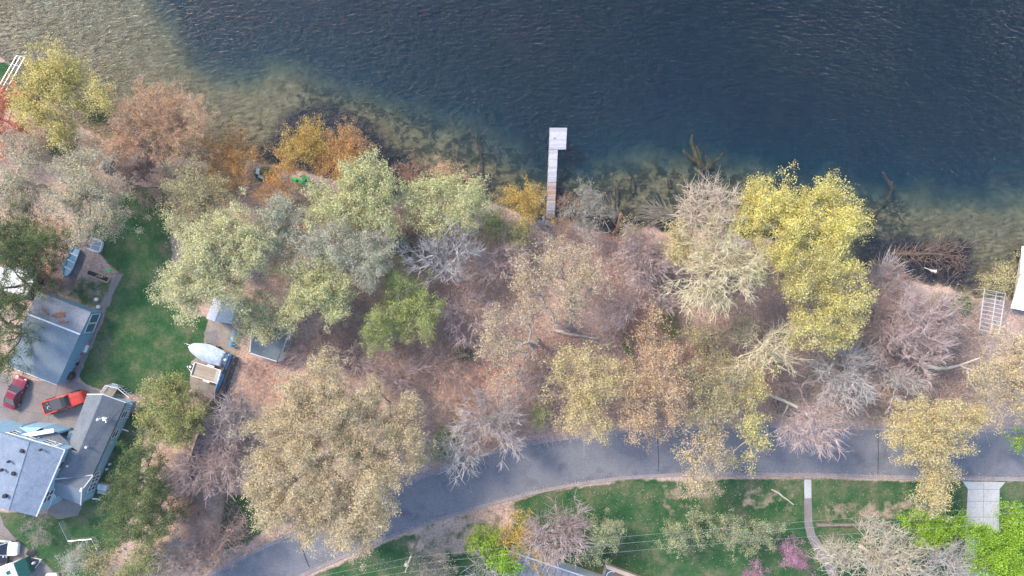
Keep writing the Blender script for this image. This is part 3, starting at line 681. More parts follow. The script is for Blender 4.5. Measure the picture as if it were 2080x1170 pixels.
def right_boat():
    t = empty('pontoon_boat', (0, 0, 0), 'white covered pontoon boat moored at the right edge by the lift', 'boat')
    c = [(2078, 500), (2130, 503), (2122, 640), (2055, 626), (2074, 560)]
    b = MB(); P = [V(*p, 1.3) for p in c]; b.slab(P, .25); b.build('cover', plain('white_vinyl_cover', (.80, .81, .82), .4), t)
    b = MB(); b.slab([V(*p, .6) for p in [(2080, 505), (2128, 508), (2120, 632), (2060, 622)]], .5); b.build('deck', M['chrome'], t)
    for x in (2072, 2118):
        b = MB(); b.tube([V(x + 8, 504, -.3), V(x - 6, 622, -.3)], [.25, .4], 8); b.build('pontoon', M['chrome'], t)
    b = MB(); v = V(2073, 512, .9); b.box((v.x, v.y, .6), (.5, .6, .9), .2); b.build('motor', M['black'], t)
right_boat()
def hull(b, L, Wd, H, z0=0.0, bow=.35, tr=.8, flare=.75, m=0, ns=14):
    """boat form: bow at -L/2, transom at +L/2, open ring sections lofted"""
    rings = []
    for i in range(ns + 1):
        t = i / ns; x = -L / 2 + L * t
        wv = Wd / 2 * (min(1, (t / bow)) ** .42 if t < bow else 1 - (1 - tr) * ((t - bow) / (1 - bow)) ** 2)
        wv = max(wv, .03)
        rings.append([(x, -wv, z0 + H), (x, -wv * flare, z0 + H * .35), (x, 0, z0 + .0 + .25 * H * max(0, 1 - t / .3)), (x, wv * flare, z0 + H * .35), (x, wv, z0 + H)])
    b.loft(rings, m, closed=False, caps=False); return rings
def cover(b, rings, top, m=0):
    rr = []
    for i, r in enumerate(rings):
        t = i / (len(rings) - 1); h = top * (math.sin(math.pi * min(1, t * .8 + .12)) ** .7)
        w_ = r[-1][1]; x = r[0][0]; z = r[0][2]
        rr.append([(x, -w_ * 1.03, z - .05), (x, -w_ * .8, z + h * .55), (x, -w_ * .3, z + h * .95), (x, 0, z + h * (1.05)), (x, w_ * .3, z + h * .93), (x, w_ * .8, z + h * .5), (x, w_ * 1.03, z - .05)])
    b.loft(rr, m, closed=False, caps=True)
M['tarp'] = surf('pale_blue_tarp', (.38, .47, .60), (.56, .63, .72), .8, .5, fine=3, bump=.1)
M['hullwhite'] = plain('white_gelcoat', (.74, .75, .77), .25)
M['tyre'] = plain('tyre_rubber', (.02, .02, .022), .8)
def wheel(parent, x, y, r, wdt, rimm='chrome', z=None):
    b = MB(); z = r if z is None else z
    b.tube([(x, y - wdt / 2, z), (x, y + wdt / 2, z)], r, 16); w_ = b.build('wheel', M['tyre'], parent)
    b = MB(); b.tube([(x, y - wdt / 2 - .012, z), (x, y + wdt / 2 + .012, z)], r * .6, 12); b.build('rim', M[rimm], w_); return w_
def covered_boat():
    a, c = V(386, 703, .9), V(456, 729, .9); d = c - a
    t = empty('covered_motorboat', ((a.x + c.x) / 2, (a.y + c.y) / 2, 0), 'motorboat under a pale blue cover with its bow towards the lawn', 'boat', rz=math.atan2(d.y, d.x))
    L = d.length; b = MB(); rg = hull(b, L, 2.5, .9, .45, bow=.5); b.build('hull', M['hullwhite'], t)
    b = MB(); cover(b, rg, .45); b.build('cover', M['tarp'], t, smooth=True)
    b = MB(); b.box((-L * .33, .05, 1.62), (.5, .42, .12), .1); b.build('vent_patch', M['darkwood'], t)
    b = MB(); b.box((L / 2 + .1, 0, .95), (.3, 1.5, .22)); b.build('swim_platform', M['hullwhite'], t)
    b = MB(); b.ball((L / 2 + .3, 0, 1.2), (.28, .22, .35)); b.build('outboard_motor', M['white'], t)
    return t, a, c, L
bt, ba, bc, bL = covered_boat()
def boat_trailer():
    d = bc - ba
    t = empty('boat_trailer', ((ba.x + bc.x) / 2, (ba.y + bc.y) / 2, 0), 'galvanised trailer carrying the blue-covered motorboat', 'trailer', rz=math.atan2(d.y, d.x))
    b = MB(); b.tube([(-bL / 2 - .9, 0, .4), (-bL / 2 + .4, 0, .42), (bL / 2 - .8, .7, .42)], .06, 6); b.tube([(-bL / 2 + .4, 0, .42), (bL / 2 - .8, -.7, .42)], .06, 6); b.tube([(.9, -1.15, .36), (.9, 1.15, .36)], .05, 6)
    b.build('frame', M['chrome'], t); wheel(t, .9, 1.14, .3, .2); wheel(t, .9, -1.14, .3, .2)
    b = MB(); b.tube([(-bL / 2 - .95, 0, .1), (-bL / 2 - .95, 0, .75)], .05, 6); b.build('jack', M['chrome'], t)
boat_trailer()
def utility_trailer():
    a = (V(396, 736, .7) + V(388.5, 762, .7)) / 2; c = (V(451, 752, .7) + V(440, 779, .7)) / 2; d = c - a; L = d.length
    t = empty('utility_trailer', ((a.x + c.x) / 2, (a.y + c.y) / 2, 0), 'flat utility trailer with wooden floor boards and white rails south of the boat', 'trailer', rz=math.atan2(d.y, d.x))
    wd = 1.95
    b = MB(); b.box((0, 0, .6), (L, wd, .08)); b.build('bed', striped('trailer_boards', (.30, .25, .20), (.40, .34, .28), (.13, .11, .10), 6, R(90)), t)
    b = MB()
    for y in (-wd / 2, wd / 2): b.box((0, y, .78), (L, .08, .14))
    b.box((-L / 2, 0, .78), (.08, wd - .085, .14)); b.box((L / 2, 0, .78), (.08, wd - .085, .14)); b.build('rail', M['white'], t)
    b = MB(); b.box((L / 2 - .35, 0, .66), (.55, wd - .2, .05)); b.build('ramp', M['chrome'], t)
    for y in (-1, 1):
        b = MB(); b.box((.35, y * (wd / 2 + .16), .72), (1.0, .24, .06)); b.build('mudguard', M['white'], t); wheel(t, .35, y * (wd / 2 + .14), .3, .18)
    b = MB(); b.tube([(-L / 2, .7, .5), (-L / 2 - 1.0, 0, .5)], .05, 6); b.tube([(-L / 2, -.7, .5), (-L / 2 - 1.0, 0, .5)], .05, 6); b.build('tongue', M['white'], t)
    b = MB(); b.tube([(-L / 2 - .45, .15, .58), (-L / 2 - .45, .15, .78)], .33, 16); sp = b.build('spare_tyre', M['tyre'], t)
    b = MB(); b.tube([(-L / 2 - .45, .15, .57), (-L / 2 - .45, .15, .80)], .18, 12); b.build('rim', M['white'], sp)
utility_trailer()
M['bluetarp'] = surf('bright_blue_tarp', (.03, .22, .52), (.06, .32, .65), 2, .45, fine=4, bump=.2)
for (p, q, lb) in [((467, 719), (458, 750), 'bright blue tarp roll on the fence, upper one beside the boat stern'), ((453, 759), (440, 791), 'bright blue tarp roll on the fence, lower one beside the utility trailer')]:
    b = MB(); a, c = V(*p, 1.1), V(*q, 1.1); b.tube([a, a.lerp(c, .3) + Vector((.05, .03, 0)), a.lerp(c, .7) - Vector((.04, 0, 0)), c], [.24, .28, .26, .22], 8)
    tag(b.build('tarp_roll', M['bluetarp'], off=tuple((a + c) / 2)), lb, 'tarp', 'blue tarp rolls by the fence')
def fence():
    t = empty('wooden_fence', (0, 0, 0), 'long grey wooden privacy fence running south from the blue tarps', 'fence')
    pts = [(474, 722), (462, 752), (446, 795), (420, 862), (398, 922), (378, 978)]
    for p, q in zip(pts[:-1], pts[1:]):
        a, c = V(*p), V(*q); d = c - a; n = Vector((d.y, -d.x, 0)).normalized() * .03
        b = MB(); k = int(d.length / .16)
        for i in range(k):
            u, v = a + d * (i / k), a + d * ((i + .9) / k); h = 1.75 + .04 * math.sin(i * 1.7)
            b.slab([(x.x, x.y, h) for x in (u - n, v - n, v + n, u + n)], 1.9)
        b.build('panel', M['darkwood'], t)
    for p in pts: b = MB(); v = V(*p); b.box((v.x - .08, v.y, .9), (.12, .12, 2.0)); b.build('post', M['darkwood'], t)
fence()
flat('fence_strip', [(478, 724), (486, 726), (463, 792), (440, 860), (420, 900), (398, 950), (388, 980), (382, 978), (402, 922), (424, 862), (450, 795), (466, 752)], surf('weed_strip', (.10, .105, .105), (.16, .16, .16), 1.5, .95), .02)
b = MB(); v = V(423, 700); b.tube([(v.x, v.y, 0), (v.x, v.y, .75)], [.27, .32], 14); b.tube([(v.x, v.y, .75), (v.x, v.y, .82)], [.34, .30], 14)
tag(b.build('bin', plain('green_plastic', (.02, .30, .16), .4), off=tuple(v)), 'round green bin beside the covered motorboat', 'bin')
rr = random.Random(11)
for i, (px, py, mm, s, lb, nm, ct) in enumerate([
    (481, 676, 'bluetarp', .38, 'blue plastic drum among the branches east of the boat pad', 'drum', 'drum'),
    (474, 699, 'bluetarp', .32, 'short blue plastic drum at the fence end above the tarp rolls', 'drum', 'drum'),
    (477, 687, 'skyblue', .30, 'pale blue plastic tub between the two blue drums', 'tub', 'tub'),
    (146, 762, 'black', .62, 'grill under a round black cover at the garage corner', 'covered_grill', 'grill'),
    ]):
    b = MB(); v = V(px, py); b.tube([(v.x, v.y, 0), (v.x, v.y, .55), (v.x, v.y, .8), (v.x, v.y, .9)], [s, s * 1.05, s * .9, s * .45], 12)
    tag(b.build(nm, M[mm], off=tuple(v), smooth=False), lb, ct)
M['redp'] = plain('red_plastic', (.50, .03, .06), .4); M['yellow'] = plain('yellow_plastic', (.62, .42, .03), .4); M['orangep'] = plain('salmon_plastic', (.62, .26, .16), .5); M['green'] = plain('bright_green_plastic', (.05, .48, .13), .45)
for px, py, dx, dy, h, mm, nm, lb, ct in [
    (176, 698, .45, .5, .4, 'orangep', 'storage_box', 'salmon storage box against the east wall of the garage', 'box'),
    (170.5, 708, .3, .75, .5, 'yellow', 'toolbox', 'yellow toolbox between the salmon box and the red crate', 'toolbox'),
    (177, 708, .3, 1.0, .25, 'white', 'plastic_bench', 'white plastic bench on the path beside the yellow toolbox', 'bench'),
    (164, 716, .65, .5, .45, 'redp', 'crate', 'red crate against the garage wall', 'crate'),
    (158, 728, .6, .5, .3, 'wood', 'planter', 'small wooden planter south of the red crate', 'planter'),
    (157, 738, .55, .45, .35, 'black', 'cart', 'black cart by the garage wall north of the covered grill', 'cart'),
    (151, 748, .5, .4, .35, 'brown', 'flower_box', 'brown box right behind the covered grill', 'box')]:
    b = MB(); v = V(px, py); t0 = -.35
    b.box((v.x, v.y, h / 2 + .02), (dx, dy, h), t0); b.box((v.x, v.y, h + .05), (dx * 1.1, dy * 1.1, .05), t0); b.tube([(v.x - dx * .3, v.y, h + .12), (v.x + dx * .3, v.y, h + .12)], .03, 5)
    tag(b.build(nm, M[mm], off=tuple(v)), lb, ct)
# hose reel / wheel leaning by the garage door
t = empty('hose_reel', tuple(V(190, 662)), 'round hose reel with pale centre by the garage doors', 'hose reel')
b = MB(); b.tube([(0, 0, .3), (0, 0, .5)], .30, 16); b.build('hose', M['tyre'], t); b = MB(); b.tube([(0, 0, 0), (0, 0, .55)], .15, 12); b.build('hub', M['trim'], t)
for px, py, lb in [(198, 608, 'white round bucket in the planting bed, upper of two beside the path'), (202, 623, 'white round bucket in the planting bed, lower of two beside the path')]:
    b = MB(); v = V(px, py); b.tube([(v.x, v.y, 0), (v.x, v.y, .4)], [.2, .26], 12); b.tube([(v.x - .24, v.y, .4), (v.x, v.y + .2, .46), (v.x + .24, v.y, .4)], .02, 4)
    tag(b.build('bucket', M['white'], off=tuple(v)), lb, 'bucket', 'white buckets by the path')
def frame_bed():
    t = empty('raised_garden_bed', (0, 0, 0), 'timber framed garden bed of dark soil on the lawn edge', 'garden bed')
    c = [(179, 547), (223, 563), (218, 574), (175, 557)]
    b = MB(); P = [V(*p, .3) for p in c]
    for i in range(4): b.tube([P[i], P[(i + 1) % 4]], .09, 4)
    b.build('timber_frame', M['tan'], t)
    b = MB(); b.slab([V(*p, .22) for p in [(180, 549), (221.5, 564), (217, 573), (176.5, 557)]], .25); s_ = b.build('soil', surf('dark_soil', (.025, .018, .022), (.05, .035, .04), 3, 1), t)
    b = MB()
    for _ in range(40):
        v = V(203 + rr.gauss(0, 4), 561 + rr.gauss(0, 1.4), .24); a = rr.uniform(0, 6.28); l = rr.uniform(.1, .3); b.tube([v, v + Vector((math.cos(a) * l, math.sin(a) * l, .03))], .025, 4)
    b.build('straw', plain('straw', (.55, .42, .25), .9), t)
frame_bed()
b = MB(); v = V(227, 549); b.tube([(v.x, v.y, 0), (v.x, v.y, .8)], .04, 6); b.box((v.x, v.y, .8), (.55, .4, .06), -.3); b.ball((v.x, v.y, .4), .14, 8, 5)
tag(b.build('garden_stand', M['green'], off=tuple(v)), 'small green flat-topped garden stand by the timber bed corner', 'garden stand')
def pedal_boat():
    c = V(196, 498); t = empty('pedal_boat', tuple(c), 'white rimmed pedal boat with grey seat well, parked on the lawn edge', 'pedal boat', rz=R(-17))
    b = MB(); pts = []
    for k in range(20):
        a = 2 * math.pi * k / 20; pts.append((1.02 * abs(math.cos(a)) ** .5 * math.copysign(1, math.cos(a)), .95 * abs(math.sin(a)) ** .5 * math.copysign(1, math.sin(a)), .45))
    b.slab(pts, .4); b.build('hull', M['trim'], t)
    b = MB(); b.box((-.75, .12, .50), (.42, 1.45, .07)); b.build('canopy_end', plain('faded_pink_plastic', (.32, .26, .31), .6), t)
    for y in (-.36, .36): b = MB(); b.box((.22, y, .50), (1.1, .6, .05)); b.build('seat', plain('grey_seat', (.24, .27, .32), .6), t)
pedal_boat()
def canoe():
    a, c = V(136, 562), V(161, 505); d = c - a
    t = empty('rowboat', ((a.x + c.x) / 2, (a.y + c.y) / 2, 0), 'blue and white rowboat lying on bare ground left of the garden bed', 'boat', rz=math.atan2(d.y, d.x))
    L = d.length; b = MB(); rg = hull(b, L, 1.5, .55, .05, bow=.3, tr=.7); b.build('hull', M['skyblue'], t)
    b = MB(); b.loft([[(r[0][0] * .97, r[0][1] * .8, .5), (r[0][0] * .97, 0.05, .47), (r[-1][0] * .97, r[-1][1] * .55, .5)] for r in rg], closed=False, caps=False); b.build('deck', surf('pale_aqua', (.22, .44, .60), (.42, .58, .68), 1.5, .6), t)
    b = MB()
    for x in (-L * .2, L * .05, L * .28): b.box((x, 0, .56), (.22, 1.1, .05))
    b.build('seat', M['white'], t)
canoe()
for (px, py, ang, L, lb) in [(605, 368, -28, 1.9, 'bright green kayak by the shore, smaller left one of the pair'), (623, 368, -58, 2.2, 'bright green kayak by the shore, larger right one of the pair')]:
    v = V(px, py, .3); t = empty('kayak', tuple(v), lb, 'kayak', 'green kayaks drawn up under the orange shrubs', R(ang))
    b = MB(); rg = hull(b, L, .85, .3, 0, bow=.45, tr=.25); cover(b, rg, .12); b.build('hull', M['green'], t, smooth=True)
    b = MB(); b.tube([(.05, 0, .36), (.05, 0, .44)], .2, 10); b.build('cockpit', M['black'], t)
v = V(1141, 505, .5); t = empty('overturned_dinghy', tuple(v), 'tiny white dinghy upturned on the leaf litter south of the dock', 'dinghy', rz=R(-15))
b = MB(); b.ball((0, 0, 0), (.55, .27, .25), 12, 7); b.build('hull', M['white'], t, smooth=True); b = MB(); b.tube([(-.5, 0, .12), (0, 0, .27), (.5, 0, .12)], .025, 5); b.build('keel', M['trim'], t)
for px, py, a, lb in [(532, 361, -25, 'white garden bench on the grass gap by the shore'), (527, 349, 85, 'thin white plank chair on the grass gap nearer the water')]:
    v = V(px, py); t = empty('garden_bench', tuple(v), lb, 'bench', rz=R(a)); b = MB(); b.box((0, 0, .42), (.8, .3, .05)); b.build('seat', M['white'], t)
    b = MB(); b.box((0, .17, .65), (.8, .05, .4)); b.build('backrest', M['white'], t)
    for x in (-.35, .35): b = MB(); b.box((x, 0, .2), (.06, .28, .4)); b.build('leg', M['white'], t)
# rocks at the dock landing
for i in range(34):
    px, py = 1108 + rr.gauss(0, 13), 458 + rr.gauss(0, 8); v = V(px, py, .1); s = rr.uniform(.12, .34)
    b = MB(); b.ball((0, 0, 0), (s, s * rr.uniform(.6, .9), s * .6), 7, 5); o = b.build('rock', surf('pale_rock', (.32, .27, .26), (.50, .45, .44), 3, .9) if i == 0 else rock_m); rock_m = o.data.materials[0]
    o.location = v; o.rotation_euler.z = rr.uniform(0, 6); tag(o, 'pale rock in the loose heap at the landward end of the dock', 'rock', 'rocks at the dock landing')

# ---------------------------------------------------------------- vehicles
M['headlamp'] = plain('headlamp_lens', (.75, .76, .78), .1)
def car(name, label, a, c, Wd, paint, H=1.45, kind='sedan', roofm=None, cat='car', zb=.25):
    """a = rear px, c = front px"""
    A, C_ = V(*a, .8), V(*c, .8); d = C_ - A; L = d.length
    t = empty(name, ((A.x + C_.x) / 2, (A.y + C_.y) / 2, 0), label, cat, rz=math.atan2(d.y, d.x))
    hw = Wd / 2; hl = L / 2
    if kind == 'sedan': st = [(-hl, .62, .80), (-hl * .96, .86, .88), (-hl * .72, .92, .97), (-hl * .3, .93, 1.0), (0, .90, 1.0), (hl * .45, .84, 1.0), (hl * .80, .76, .97), (hl * .94, .68, .90), (hl, .56, .72)]
    else: st = [(-hl, .95, .97), (-hl * .95, 1.0, 1.0), (-hl * .3, 1.02, 1.0), (0, 1.03, 1.0), (hl * .5, 1.03, .93), (hl * .88, 1.0, .86), (hl * .97, .9, .84), (hl, .7, .84)]
    b = MB(); b.loft([[(x, -hw * wf * .96, zb), (x, -hw * wf, zb + (z - zb) * .55), (x, -hw * wf * .93, z * H / 1.45 * .97), (x, -hw * wf * .45, z * H / 1.45 * 1.02), (x, hw * wf * .45, z * H / 1.45 * 1.02), (x, hw * wf * .93, z * H / 1.45 * .97), (x, hw * wf, zb + (z - zb) * .55), (x, hw * wf * .96, zb)] for x, z, wf in st])
    b.build('body', paint, t, smooth=False)
    zt = H
    if kind == 'sedan': x0, x1, x2, x3 = -hl * .74, -hl * .36, hl * .10, hl * .42
    elif kind == 'pickup': x0, x1, x2, x3 = -hl * .30, -hl * .26, hl * .26, hl * .40
    else: x0, x1, x2, x3 = -hl * .9, -hl * .7, hl * .15, hl * .45
    zlo = .86 * H / 1.45 if kind == 'sedan' else .96
    b = MB(); w1, w2 = hw * .90, hw * .70
    b.loft([[(x0, -w1, zlo), (x0, w1, zlo)] + [(x3, w1, zlo), (x3, -w1, zlo)], [(x1, -w2, zt - .04), (x1, w2, zt - .04), (x2, w2, zt - .04), (x2, -w2, zt - .04)]]); g = b.build('windows', M['glass'], t)
    b = MB(); b.loft([[(x1 - .05, -w2 * 1.03, zt - .05), (x1 - .05, w2 * 1.03, zt - .05), (x2 + .05, w2 * 1.03, zt - .05), (x2 + .05, -w2 * 1.03, zt - .05)], [(x1 + .1, -w2 * .9, zt + .02), (x1 + .1, w2 * .9, zt + .02), (x2 - .12, w2 * .9, zt + .02), (x2 - .12, -w2 * .9, zt + .02)]])
    b.build('roof', roofm or paint, t)
    for sx in ((x0, x1), (x3, x2)):
        for sy in (-1, 1): b = MB(); b.tube([(sx[0], sy * w1, zlo), (sx[1], sy * w2, zt - .04)], .05, 5); b.build('pillar', paint, t)
    for x in (-hl * .62, hl * .62):
        for y in (-hw * .92, hw * .92): wheel(t, x, y, .34 if kind == 'sedan' else .42, .24)
    for y in (-hw * .62, hw * .62):
        b = MB(); b.ball((hl * .96, y, .64 if kind == 'sedan' else .86), (.12, .19, .10), 8, 5); b.build('headlight', M['headlamp'], t)
        b = MB(); b.box((-hl * .985, y, .78), (.08, .3, .14)); b.build('taillight', M['redp'], t)
    for y in (-hw - .08, hw + .08): b = MB(); b.box((hl * .26, y, .98), (.16, .2, .12)); b.build('mirror', paint, t)
    return t, L, hw
red = plain('dark_red_paint', (.20, .008, .025), .25, .2, .6)
car('red_sedan', 'dark red sedan parked on the drive below the garage', (16, 829), (43, 767), 1.95, red)
org = plain('orange_red_paint', (.72, .045, .015), .3, 0, .4)
t, L, hw = car('pickup_truck', 'orange red pickup truck with black top and open black bed on the drive', (92, 829), (172, 804), 2.05, org, 1.85, 'pickup', M['black'], 'pickup')
b = MB()
for x0, x1, y0, y1, z0, z1 in [(-L * .485, -L * .17, -hw * .78, hw * .78, 1.045, 1.075)]: b.box(((x0 + x1) / 2, 0, 1.31), (x1 - x0, y1 - y0, .04))
b.build('bed_liner', M['black'], t)
b = MB()
for y in (-hw * .86, hw * .86): b.box((-L * .32, y, 1.31), (L * .34, .12, .16))
b.box((-L * .485, 0, 1.31), (.1, hw * 1.6, .17)); b.build('bed_rail', org, t)
b = MB(); b.box((-L * .10, 0, 1.84), (L * .26, hw * 1.52, .12)); b.box((L * .045, 0, 1.80), (.2, hw * 1.5, .12)); b.build('hardtop', plain('charcoal_top', (.05, .052, .065), .5), t)
b = MB()
for i in range(9): q = Vector((-L * .40 + rr.uniform(-.4, .5), rr.uniform(-.5, .5), 1.38)); b.tube([q, q + Vector((rr.uniform(-.3, .3), rr.uniform(-.3, .3), .05))], .035, 5)
b.build('cargo', M['chrome'], t)
b = MB(); b.box((L * .12 + .62, 0, 1.31), (.07, .75, .03)); b.build('hood_vent', M['black'], t)
for y in (-1, 1):
    b = MB(); b.box((L * .31, y * (hw * .92), .98), (1.05, .32, .1)); b.box((-L * .31, y * (hw * .98), .95), (1.05, .22, .1)); b.build('fender', M['black'], t)
car('white_car', 'white car at the left edge of the lower drive', (-32, 1110), (35, 1117), 2.0, plain('white_paint_car', (.74, .77, .80), .2, 0, .5), 1.5)
car('dark_car', 'dark car behind the white car, mostly outside the left edge', (-50, 1137), (12, 1140), 1.9, plain('black_paint', (.02, .022, .03), .2, .2, .5), 1.45)
car('maroon_car', 'dark maroon car nose showing between the white outbuilding and the garage', (50, 606), (72, 566), 1.9, plain('maroon_paint', (.10, .006, .015), .3, .1, .4), 1.45)
car('silver_car', 'silver white car nose at the bottom edge right of the camper', (104, 1230), (103, 1166), 1.9, plain('silver_paint', (.62, .66, .70), .2, .1, .5), 1.45)
def camper():
    A, C_ = V(-35, 1184, 1.5), V(57, 1149, 1.5); d = C_ - A; L = d.length
    t = empty('camper_trailer', ((A.x + C_.x) / 2, (A.y + C_.y) / 2, 0), 'white camper trailer with dark green front cap at the bottom left corner', 'camper', rz=math.atan2(d.y, d.x))
    hl = L / 2; hw = 1.15
    b = MB(); b.box((-.5, 0, 1.45), (L - 1.0, 2 * hw, 1.9)); b.build('body', M['hullwhite'], t)
    b = MB(); b.box((-.55, 0, 2.44), (L - 1.1, 2 * hw - .1, .06)); b.build('roof', M['white'], t)
    gm = plain('dark_green_shell', (.01, .10, .075), .35)
    b = MB(); b.loft([[(hl - 1.0 + .003, -hw - .01, .6), (hl - 1.0 + .003, hw + .01, .6), (hl - 1.0 + .003, hw + .01, 2.46), (hl - 1.0 + .003, -hw - .01, 2.46)], [(hl, -hw * .95, .6), (hl, hw * .95, .6), (hl, hw * .95, 1.5), (hl, -hw * .95, 1.5)]]); b.build('front_cap', gm, t)
    b = MB(); b.box((hl - 2.1, .2, 2.52), (.5, .5, .12)); b.build('roof_hatch', gm, t)
    b = MB(); b.tube([(hl, .8, .5), (hl + 1.3, 0, .5)], .06, 6); b.tube([(hl, -.8, .5), (hl + 1.3, 0, .5)], .06, 6); b.tube([(hl + 1.25, 0, .05), (hl + 1.25, 0, .9)], .06, 6); b.build('hitch', M['chrome'], t)
    b = MB(); b.ball((hl + .4, 0, .9), (.2, .2, .35)); b.build('gas_bottle', M['hullwhite'], t)
    for y in (-1, 1): wheel(t, -.6, y * hw * .97, .34, .22)
    b = MB(); b.tube([(-hl * .9, hw + .12, 2.3), (hl - 1.3, hw + .12, 2.3)], .09, 6); b.build('awning', M['trim'], t)
camper()
b = MB(); v = V(64, 1123); b.box((v.x, v.y, .05), (1.15, 1.15, .05), R(-38)); b.box((v.x, v.y, .085), (1.0, 1.0, .02), R(-38))
tag(b.build('rubber_mat', M['black'], off=tuple(v)), 'square black mat on the lower drive beside the white car', 'mat')
# heat pumps by the east wall
t = empty('heat_pump', tuple(V(213, 991)), 'pale blue-grey condenser unit on the grass beside the house wall', 'air conditioner', rz=R(-12))
b = MB(); b.box((0, .3, .45), (1.25, .75, .8)); b.build('casing', M['trim'], t)
for x in (-.33, .33): b = MB(); b.box((x, -.45, .3), (.58, .55, .5)); b.build('casing', plain('blue_grey_case', (.30, .42, .46), .5), t)
b = MB(); b.tube([(0, .3, .85), (0, .3, .875)], .3, 16); b.build('fan_grille', plain('grey_grille', (.5, .55, .6), .5), t)
for px, py, mm, lb, nm, ct in [(252, 853, 'orangep', 'pale pink box at the foot of the side stairs', 'box', 'box'), (238, 899, 'green', 'small green garden stool by the east wall of the house', 'stool', 'stool'),
                               (225, 942, 'white', 'white flower pot on the grass by the house, upper of two', 'flower_pot', 'pot'), (219, 952, 'trim', 'white flower pot on the grass by the house, lower of two', 'flower_pot', 'pot'),
                               (251, 1112, 'white', 'white ball shaped garden light at the shrub bed edge', 'garden_light', 'garden light'), (240, 1120, 'orangep', 'pale pink garden pot in the brown shrub bed', 'garden_pot', 'pot')]:
    b = MB(); v = V(px, py); s = .34 if nm in ('box', 'stool') else .16
    b.tube([(v.x, v.y, 0), (v.x, v.y, .35), (v.x, v.y, .42)], [s * .8, s, s * .85], 10 if nm != 'box' else 4)
    tag(b.build(nm, M[mm], off=tuple(v)), lb, ct)
def wire_fence():
    t = empty('wire_fence', (0, 0, 0), 'low pale wire fence with corner posts on the lower left lawn', 'fence')
    pts = [(131, 1056), (149, 1093), (196, 1089), (206, 1109), (211, 1122)]
    for p in pts: b = MB(); v = V(*p); b.tube([(v.x, v.y, 0), (v.x, v.y, 1.2)], .05, 6); b.build('post', M['chrome'], t)
    for p, q in zip(pts[:-1], pts[1:]):
        b = MB(); a, c = V(*p), V(*q); n = int((c - a).length / .5)
        b.tube([(a.x, a.y, 1.2), (c.x, c.y, 1.2)], .035, 5)
        for i in range(1, n): u = a.lerp(c, i / n); b.tube([(u.x, u.y, 0), (u.x, u.y, 1.2)], .012, 4)
        for h in (.3, .6, .9): b.tube([(a.x, a.y, h), (c.x, c.y, h)], .012, 4)
        b.build('wire_panel', M['chrome'], t)
wire_fence()
# utility pole and wires
t = empty('utility_pole', (0, 0, 0), 'leaning-looking wooden utility pole with crossarm on the verge south of the road', 'utility pole')
base = V(850, 1090); b = MB(); b.tube([(base.x, base.y, -.3), (base.x, base.y, 10.2)], [.19, .14], 10); b.build('pole', surf('pole_wood', (.24, .22, .12), (.36, .33, .20), 2, .9), t)
b = MB(); d = Vector((.35, 1, 0)).normalized(); a = base + Vector((0, 0, 9.6)); b.tube([a - d * 1.1, a + d * 1.1], .08, 6); b.build('crossarm', M['wood'], t)
b = MB(); b.tube([a + Vector((-.35, -.3, -1.3)), a + Vector((-.35, -.3, -.4))], .24, 12); b.build('transformer', M['chrome'], t)
for k in (-1, 0, 1): b = MB(); q = a + d * k; b.tube([q, q + Vector((0, 0, .28))], [.07, .05], 6); b.build('insulator', M['trim'], t)
wm = plain('wire_metal', (.34, .36, .38), .6)
for i, (k, e, lb) in enumerate([(-1, (2250, 1052), 'southernmost overhead wire east of the utility pole'), (0, (2250, 1030), 'middle overhead wire east of the utility pole'), (1, (2250, 1018), 'northernmost overhead wire east of the utility pole')]):
    q = a + d * k + Vector((0, 0, .3)); b = MB(); ee = V(e[0], e[1], 9.5); ww = V(380, 1235 + 12 * (k < 1), 9.5)
    def sag(p, r_, s_, n=24): return [p.lerp(r_, j / n) - Vector((0, 0, s_ * 4 * (j / n) * (1 - j / n))) for j in range(n + 1)]
    b.tube(sag(q, ee, 1.4), .011, 4); tag(b.build('overhead_wire', wm, off=tuple(q)), lb, 'wire', 'overhead wires')
    b = MB(); b.tube(sag(q, ww, .6), .011, 4); tag(b.build('overhead_wire', wm, off=tuple(q)), lb.replace('east', 'west'), 'wire', 'overhead wires')
b = MB(); b.slab([V(*p, .35) for p in [(1660, 1064), (1812, 1066), (1812, 1070), (1660, 1069)]], .4)
tag(b.build('retaining_wall', surf('old_timber', (.15, .11, .10), (.24, .19, .17), 2, .9), off=tuple(V(1735, 1066))), 'low brown timber retaining wall across the lawn east of the sidewalk', 'wall')

# ---------------------------------------------------------------- logs, snags and sunken trees
M['barklight'] = barkmat('pale_log_bark', (.36, .32, .27), (.55, .50, .44)); M['barkgrey'] = barkmat('grey_bark', (.15, .14, .13), (.27, .25, .24))
M['barkdark'] = barkmat('dark_bark', (.06, .052, .048), (.13, .115, .105)); M['rustbark'] = barkmat('rusty_bark', (.26, .13, .09), (.40, .24, .17)); M['algae'] = barkmat('algae_bark', (.08, .075, .04), (.14, .13, .075))
def log(name, label, paths, m, cat='log', group=None, n=7):
    b = MB()
    for pts, r0, r1 in paths:
        P = [V(*p) for p in pts]; P2 = []
        for p, q in zip(P[:-1], P[1:]):
            for j in range(3): P2.append(p.lerp(q, j / 3) + Vector((rr.gauss(0, .04), rr.gauss(0, .04), 0)))
        P2.append(P[-1]); b.tube(P2, list(np.linspace(r0, r1, len(P2))), n)
    o = b.build(name, M[m], off=tuple(V(*paths[0][0][0]))); return tag(o, label, cat, group)
log('log', 'pale fallen log with grey bark lying on the litter in the middle of the wood', [([(1124, 671, .3), (1165, 680, .3), (1212, 688, .35)], .26, .18)], 'barklight')
log('log', 'thick pale birch log between the yellow and the pink trees at upper left', [([(203, 342, .6), (217, 328, .8), (231, 313, 1.0)], .38, .46)], 'barklight')
